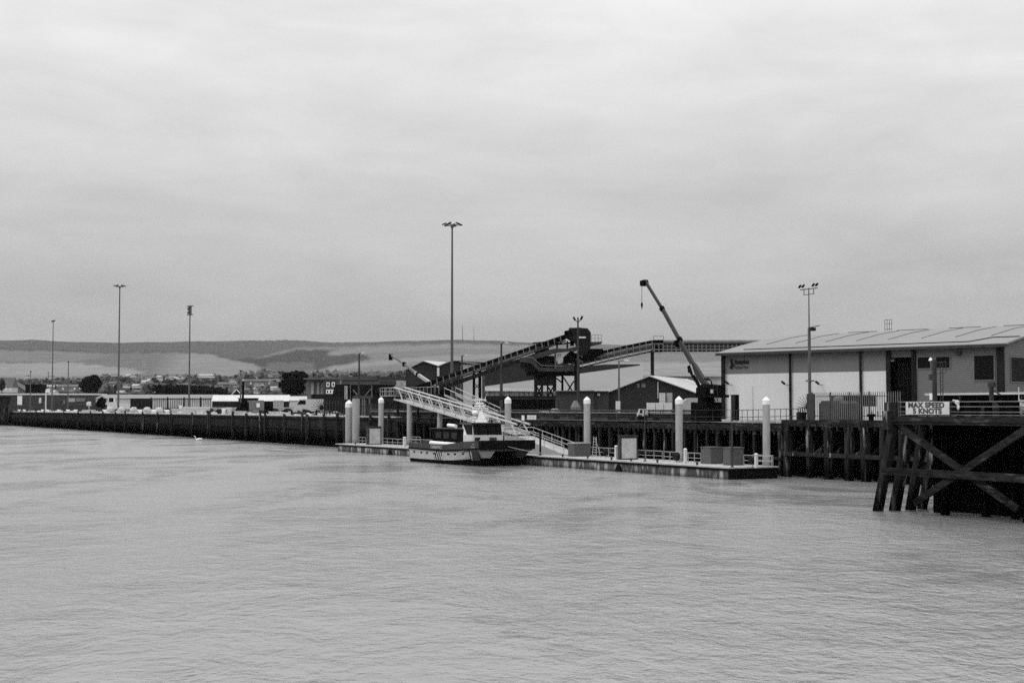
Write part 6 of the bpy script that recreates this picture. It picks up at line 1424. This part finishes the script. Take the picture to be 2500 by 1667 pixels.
def belt(label, segs, Y, n, sz, m, seed, name='distant_wood'):
    """continuous distant woodland: leaf clumps under an uneven top line"""
    rn = random.Random(seed); mb = MB(); px0, px1 = segs[0][0], segs[-1][0]
    for i in range(n):
        px = rn.uniform(px0, px1); top = np.interp(px, [s[0] for s in segs], [s[1] for s in segs]) + 2.0 * math.sin(px * .31 + seed) + 1.6 * math.sin(px * .83 + 2 * seed) + 1.2 * math.sin(px * 2.1)
        bot = np.interp(px, [s[0] for s in segs], [s[2] for s in segs]); k = rn.random() ** 1.1; py = top + (bot - top) * k
        P = PV(px, py, Y); P.y += rn.uniform(-25, 25)
        a = Vector((rn.gauss(0, 1), rn.gauss(0, .6), rn.gauss(0, .8))).normalized() * sz * rn.uniform(.6, 1.4); b = a.orthogonal().normalized() * sz * rn.uniform(.5, 1)
        mb.add([P - a, P + b, P + a, P - b], [(0, 1, 2, 3)])
    single(name, mb, m, label, 'wood', (0, Y, 0), V, kind='stuff')
M_LEAFM = mat('leaf_mid', .085, .9, var=.5, scale=.05)
belt('far woodland at the foot of the hills', [(-60, 930, 955), (60, 930, 955), (200, 926, 955), (250, 922, 958), (350, 920, 958), (450, 918, 955), (560, 921, 955), (640, 908, 955), (720, 912, 955), (850, 910, 955), (1000, 912, 960), (1300, 915, 960), (1800, 930, 965)], 1430, 9000, 3.0, M_LEAFM, 1)
belt('nearer dark woodland among the town houses', [(-60, 948, 966), (120, 944, 966), (230, 940, 966), (330, 938, 966), (420, 941, 966), (560, 945, 966), (700, 948, 968), (850, 942, 968), (1000, 935, 968)], 900, 9000, 1.5, M_LEAFM, 2)
belt('dark hedge line behind the pale roofed shed', [(398, 944, 962), (440, 943, 962), (500, 946, 962), (535, 950, 962)], 690, 2600, .8, M_LEAFB, 3, 'hedge')
belt('rough dark scrub between houses and hill at the right', [(960, 915, 935), (1010, 905, 945)], 900, 500, 1.2, M_LEAF, 4, 'scrub')
HS = [(345, 'long white house group on the rise right of the pylon', 358, 392, 923, 918, 929, 1380, M_WHITE), (0, 'small white roofed house left of the third mast', 412, 428, 918, 914, 923, 1390, M_WHITE),
      (0, 'small pale house below the rise left of the third mast', 322, 336, 941, 937, 947, 850, M_FAR1), (0, 'grey block of flats left of the pylon', 273, 290, 935, 931, 948, 880, M_FAR2), (0, 'white walled cottage below the flats', 300, 309, 942, 938, 946, 840, M_WHITE),
      (0, 'row of pale terraced houses right of the third mast', 485, 520, 916, 913, 922, 1390, M_FAR1), (0, 'tiny white house front above the hedge line', 509, 519, 918, 916, 921, 1340, M_WHITE),
      (0, 'white gable end above the small gabled hut', 560, 571, 929, 925, 932, 860, M_WHITE), (0, 'brick terrace above the white roofed shed', 530, 575, 938, 932, 950, 880, M_FAR2), (0, 'small white house left of the large dark tree', 632, 641, 938, 935, 941, 860, M_WHITE),
      (0, 'grey terrace left of the large dark tree', 590, 680, 930, 925, 944, 910, M_FAR2), (0, 'low pale house at the foot of the dark rounded tree', 660, 674, 946, 943, 953, 850, M_FAR1),
      (0, 'long grey roofed terrace behind the dark peaked tree', 140, 196, 944, 938, 956, 860, M_FAR2), (0, 'pale long roof behind the black boxy hut', 104, 150, 944, 939, 956, 880, M_FAR1), (0, 'grey roofed house left of the big tree on the hill foot', 226, 262, 946, 940, 956, 880, M_FAR2)]
for q in HS: house(q[1], q[2], q[3], q[4], q[5], q[6], q[7], q[8], M_FARR if q[8] is not M_FAR1 else M_GALV, win=2, group='houses in the town below the hill')

# loose low clutter along the quay edge, far too small and many to count
def clutter(label, name, m, seed, n, off0, off1, hmax):
    rn = random.Random(seed); mb = MB()
    for i in range(n):
        px = rn.uniform(20, 830); off = rn.uniform(off0, off1); Y = Yq(px, off); v = PV(px, 1000, Y); w_ = rn.uniform(.2, 1.3); h = rn.uniform(.15, hmax) * (.5 + .5 * rn.random())
        a = rn.uniform(0, 1.5); c, s = math.cos(a) * w_, math.sin(a) * w_ * .7
        mb.add([(v.x - c, Y - s, GZ - .02), (v.x + s, Y - c, GZ - .02), (v.x + c, Y + s, GZ - .02), (v.x - s, Y + c, GZ - .02),
                (v.x - c * .8, Y - s * .8, GZ + h), (v.x + s * .8, Y - c * .8, GZ + h * rn.uniform(.6, 1)), (v.x + c * .8, Y + s * .8, GZ + h * rn.uniform(.7, 1)), (v.x - s * .8, Y + c * .8, GZ + h)],
               [(3, 2, 1, 0), (4, 5, 6, 7), (0, 1, 5, 4), (1, 2, 6, 5), (2, 3, 7, 6), (3, 0, 4, 7)])
    single(name, mb, m, label, 'debris', (0, 200, GZ), V, kind='stuff')
clutter('pale rubble and broken slabs strewn along the left quay', 'pale_rubble', M_CONC, 5, 330, 2, 22, .8)
clutter('dark scrap strewn across the left yard', 'dark_scrap', M_STEEL, 6, 420, 8, 60, 1.6)
clutter('grey odds and ends strewn across the left yard', 'grey_scrap', M_STEEL3, 8, 260, 10, 60, 1.5)

rn = random.Random(77)
for i in range(46):
    px = rn.uniform(60, 700); lvl = rn.choice(((914, 925, 1380), (926, 938, 870), (938, 950, 860), (950, 958, 840))); py = rn.uniform(lvl[0], lvl[1]); wd = rn.uniform(5, 17); Y = lvl[2]; h = rn.uniform(2.2, 4.2)
    a, b = PV(px, py, Y), PV(px + wd, py + h, Y); gr = rn.choice((M_OFFW, M_FAR1, M_FAR1, M_FAR2, M_GALV)); rr = rn.choice((M_FARR, M_GALV, M_FARR))
    t = Thing('house', 'small distant house half hidden among the trees of the town', 'house', (a.x, Y, b.z), V, group='small distant houses among the town trees')
    t.part('walls', MB().box(a.x, b.x, Y - 3, Y + 5, b.z, a.z), gr); t.part('roof', MB().prismx([(Y - 3.3, a.z + .003), (Y + 5.3, a.z + .003), (Y + 1, a.z + .8 + (b.x - a.x) * .06)], a.x - .2, b.x + .2), rr)
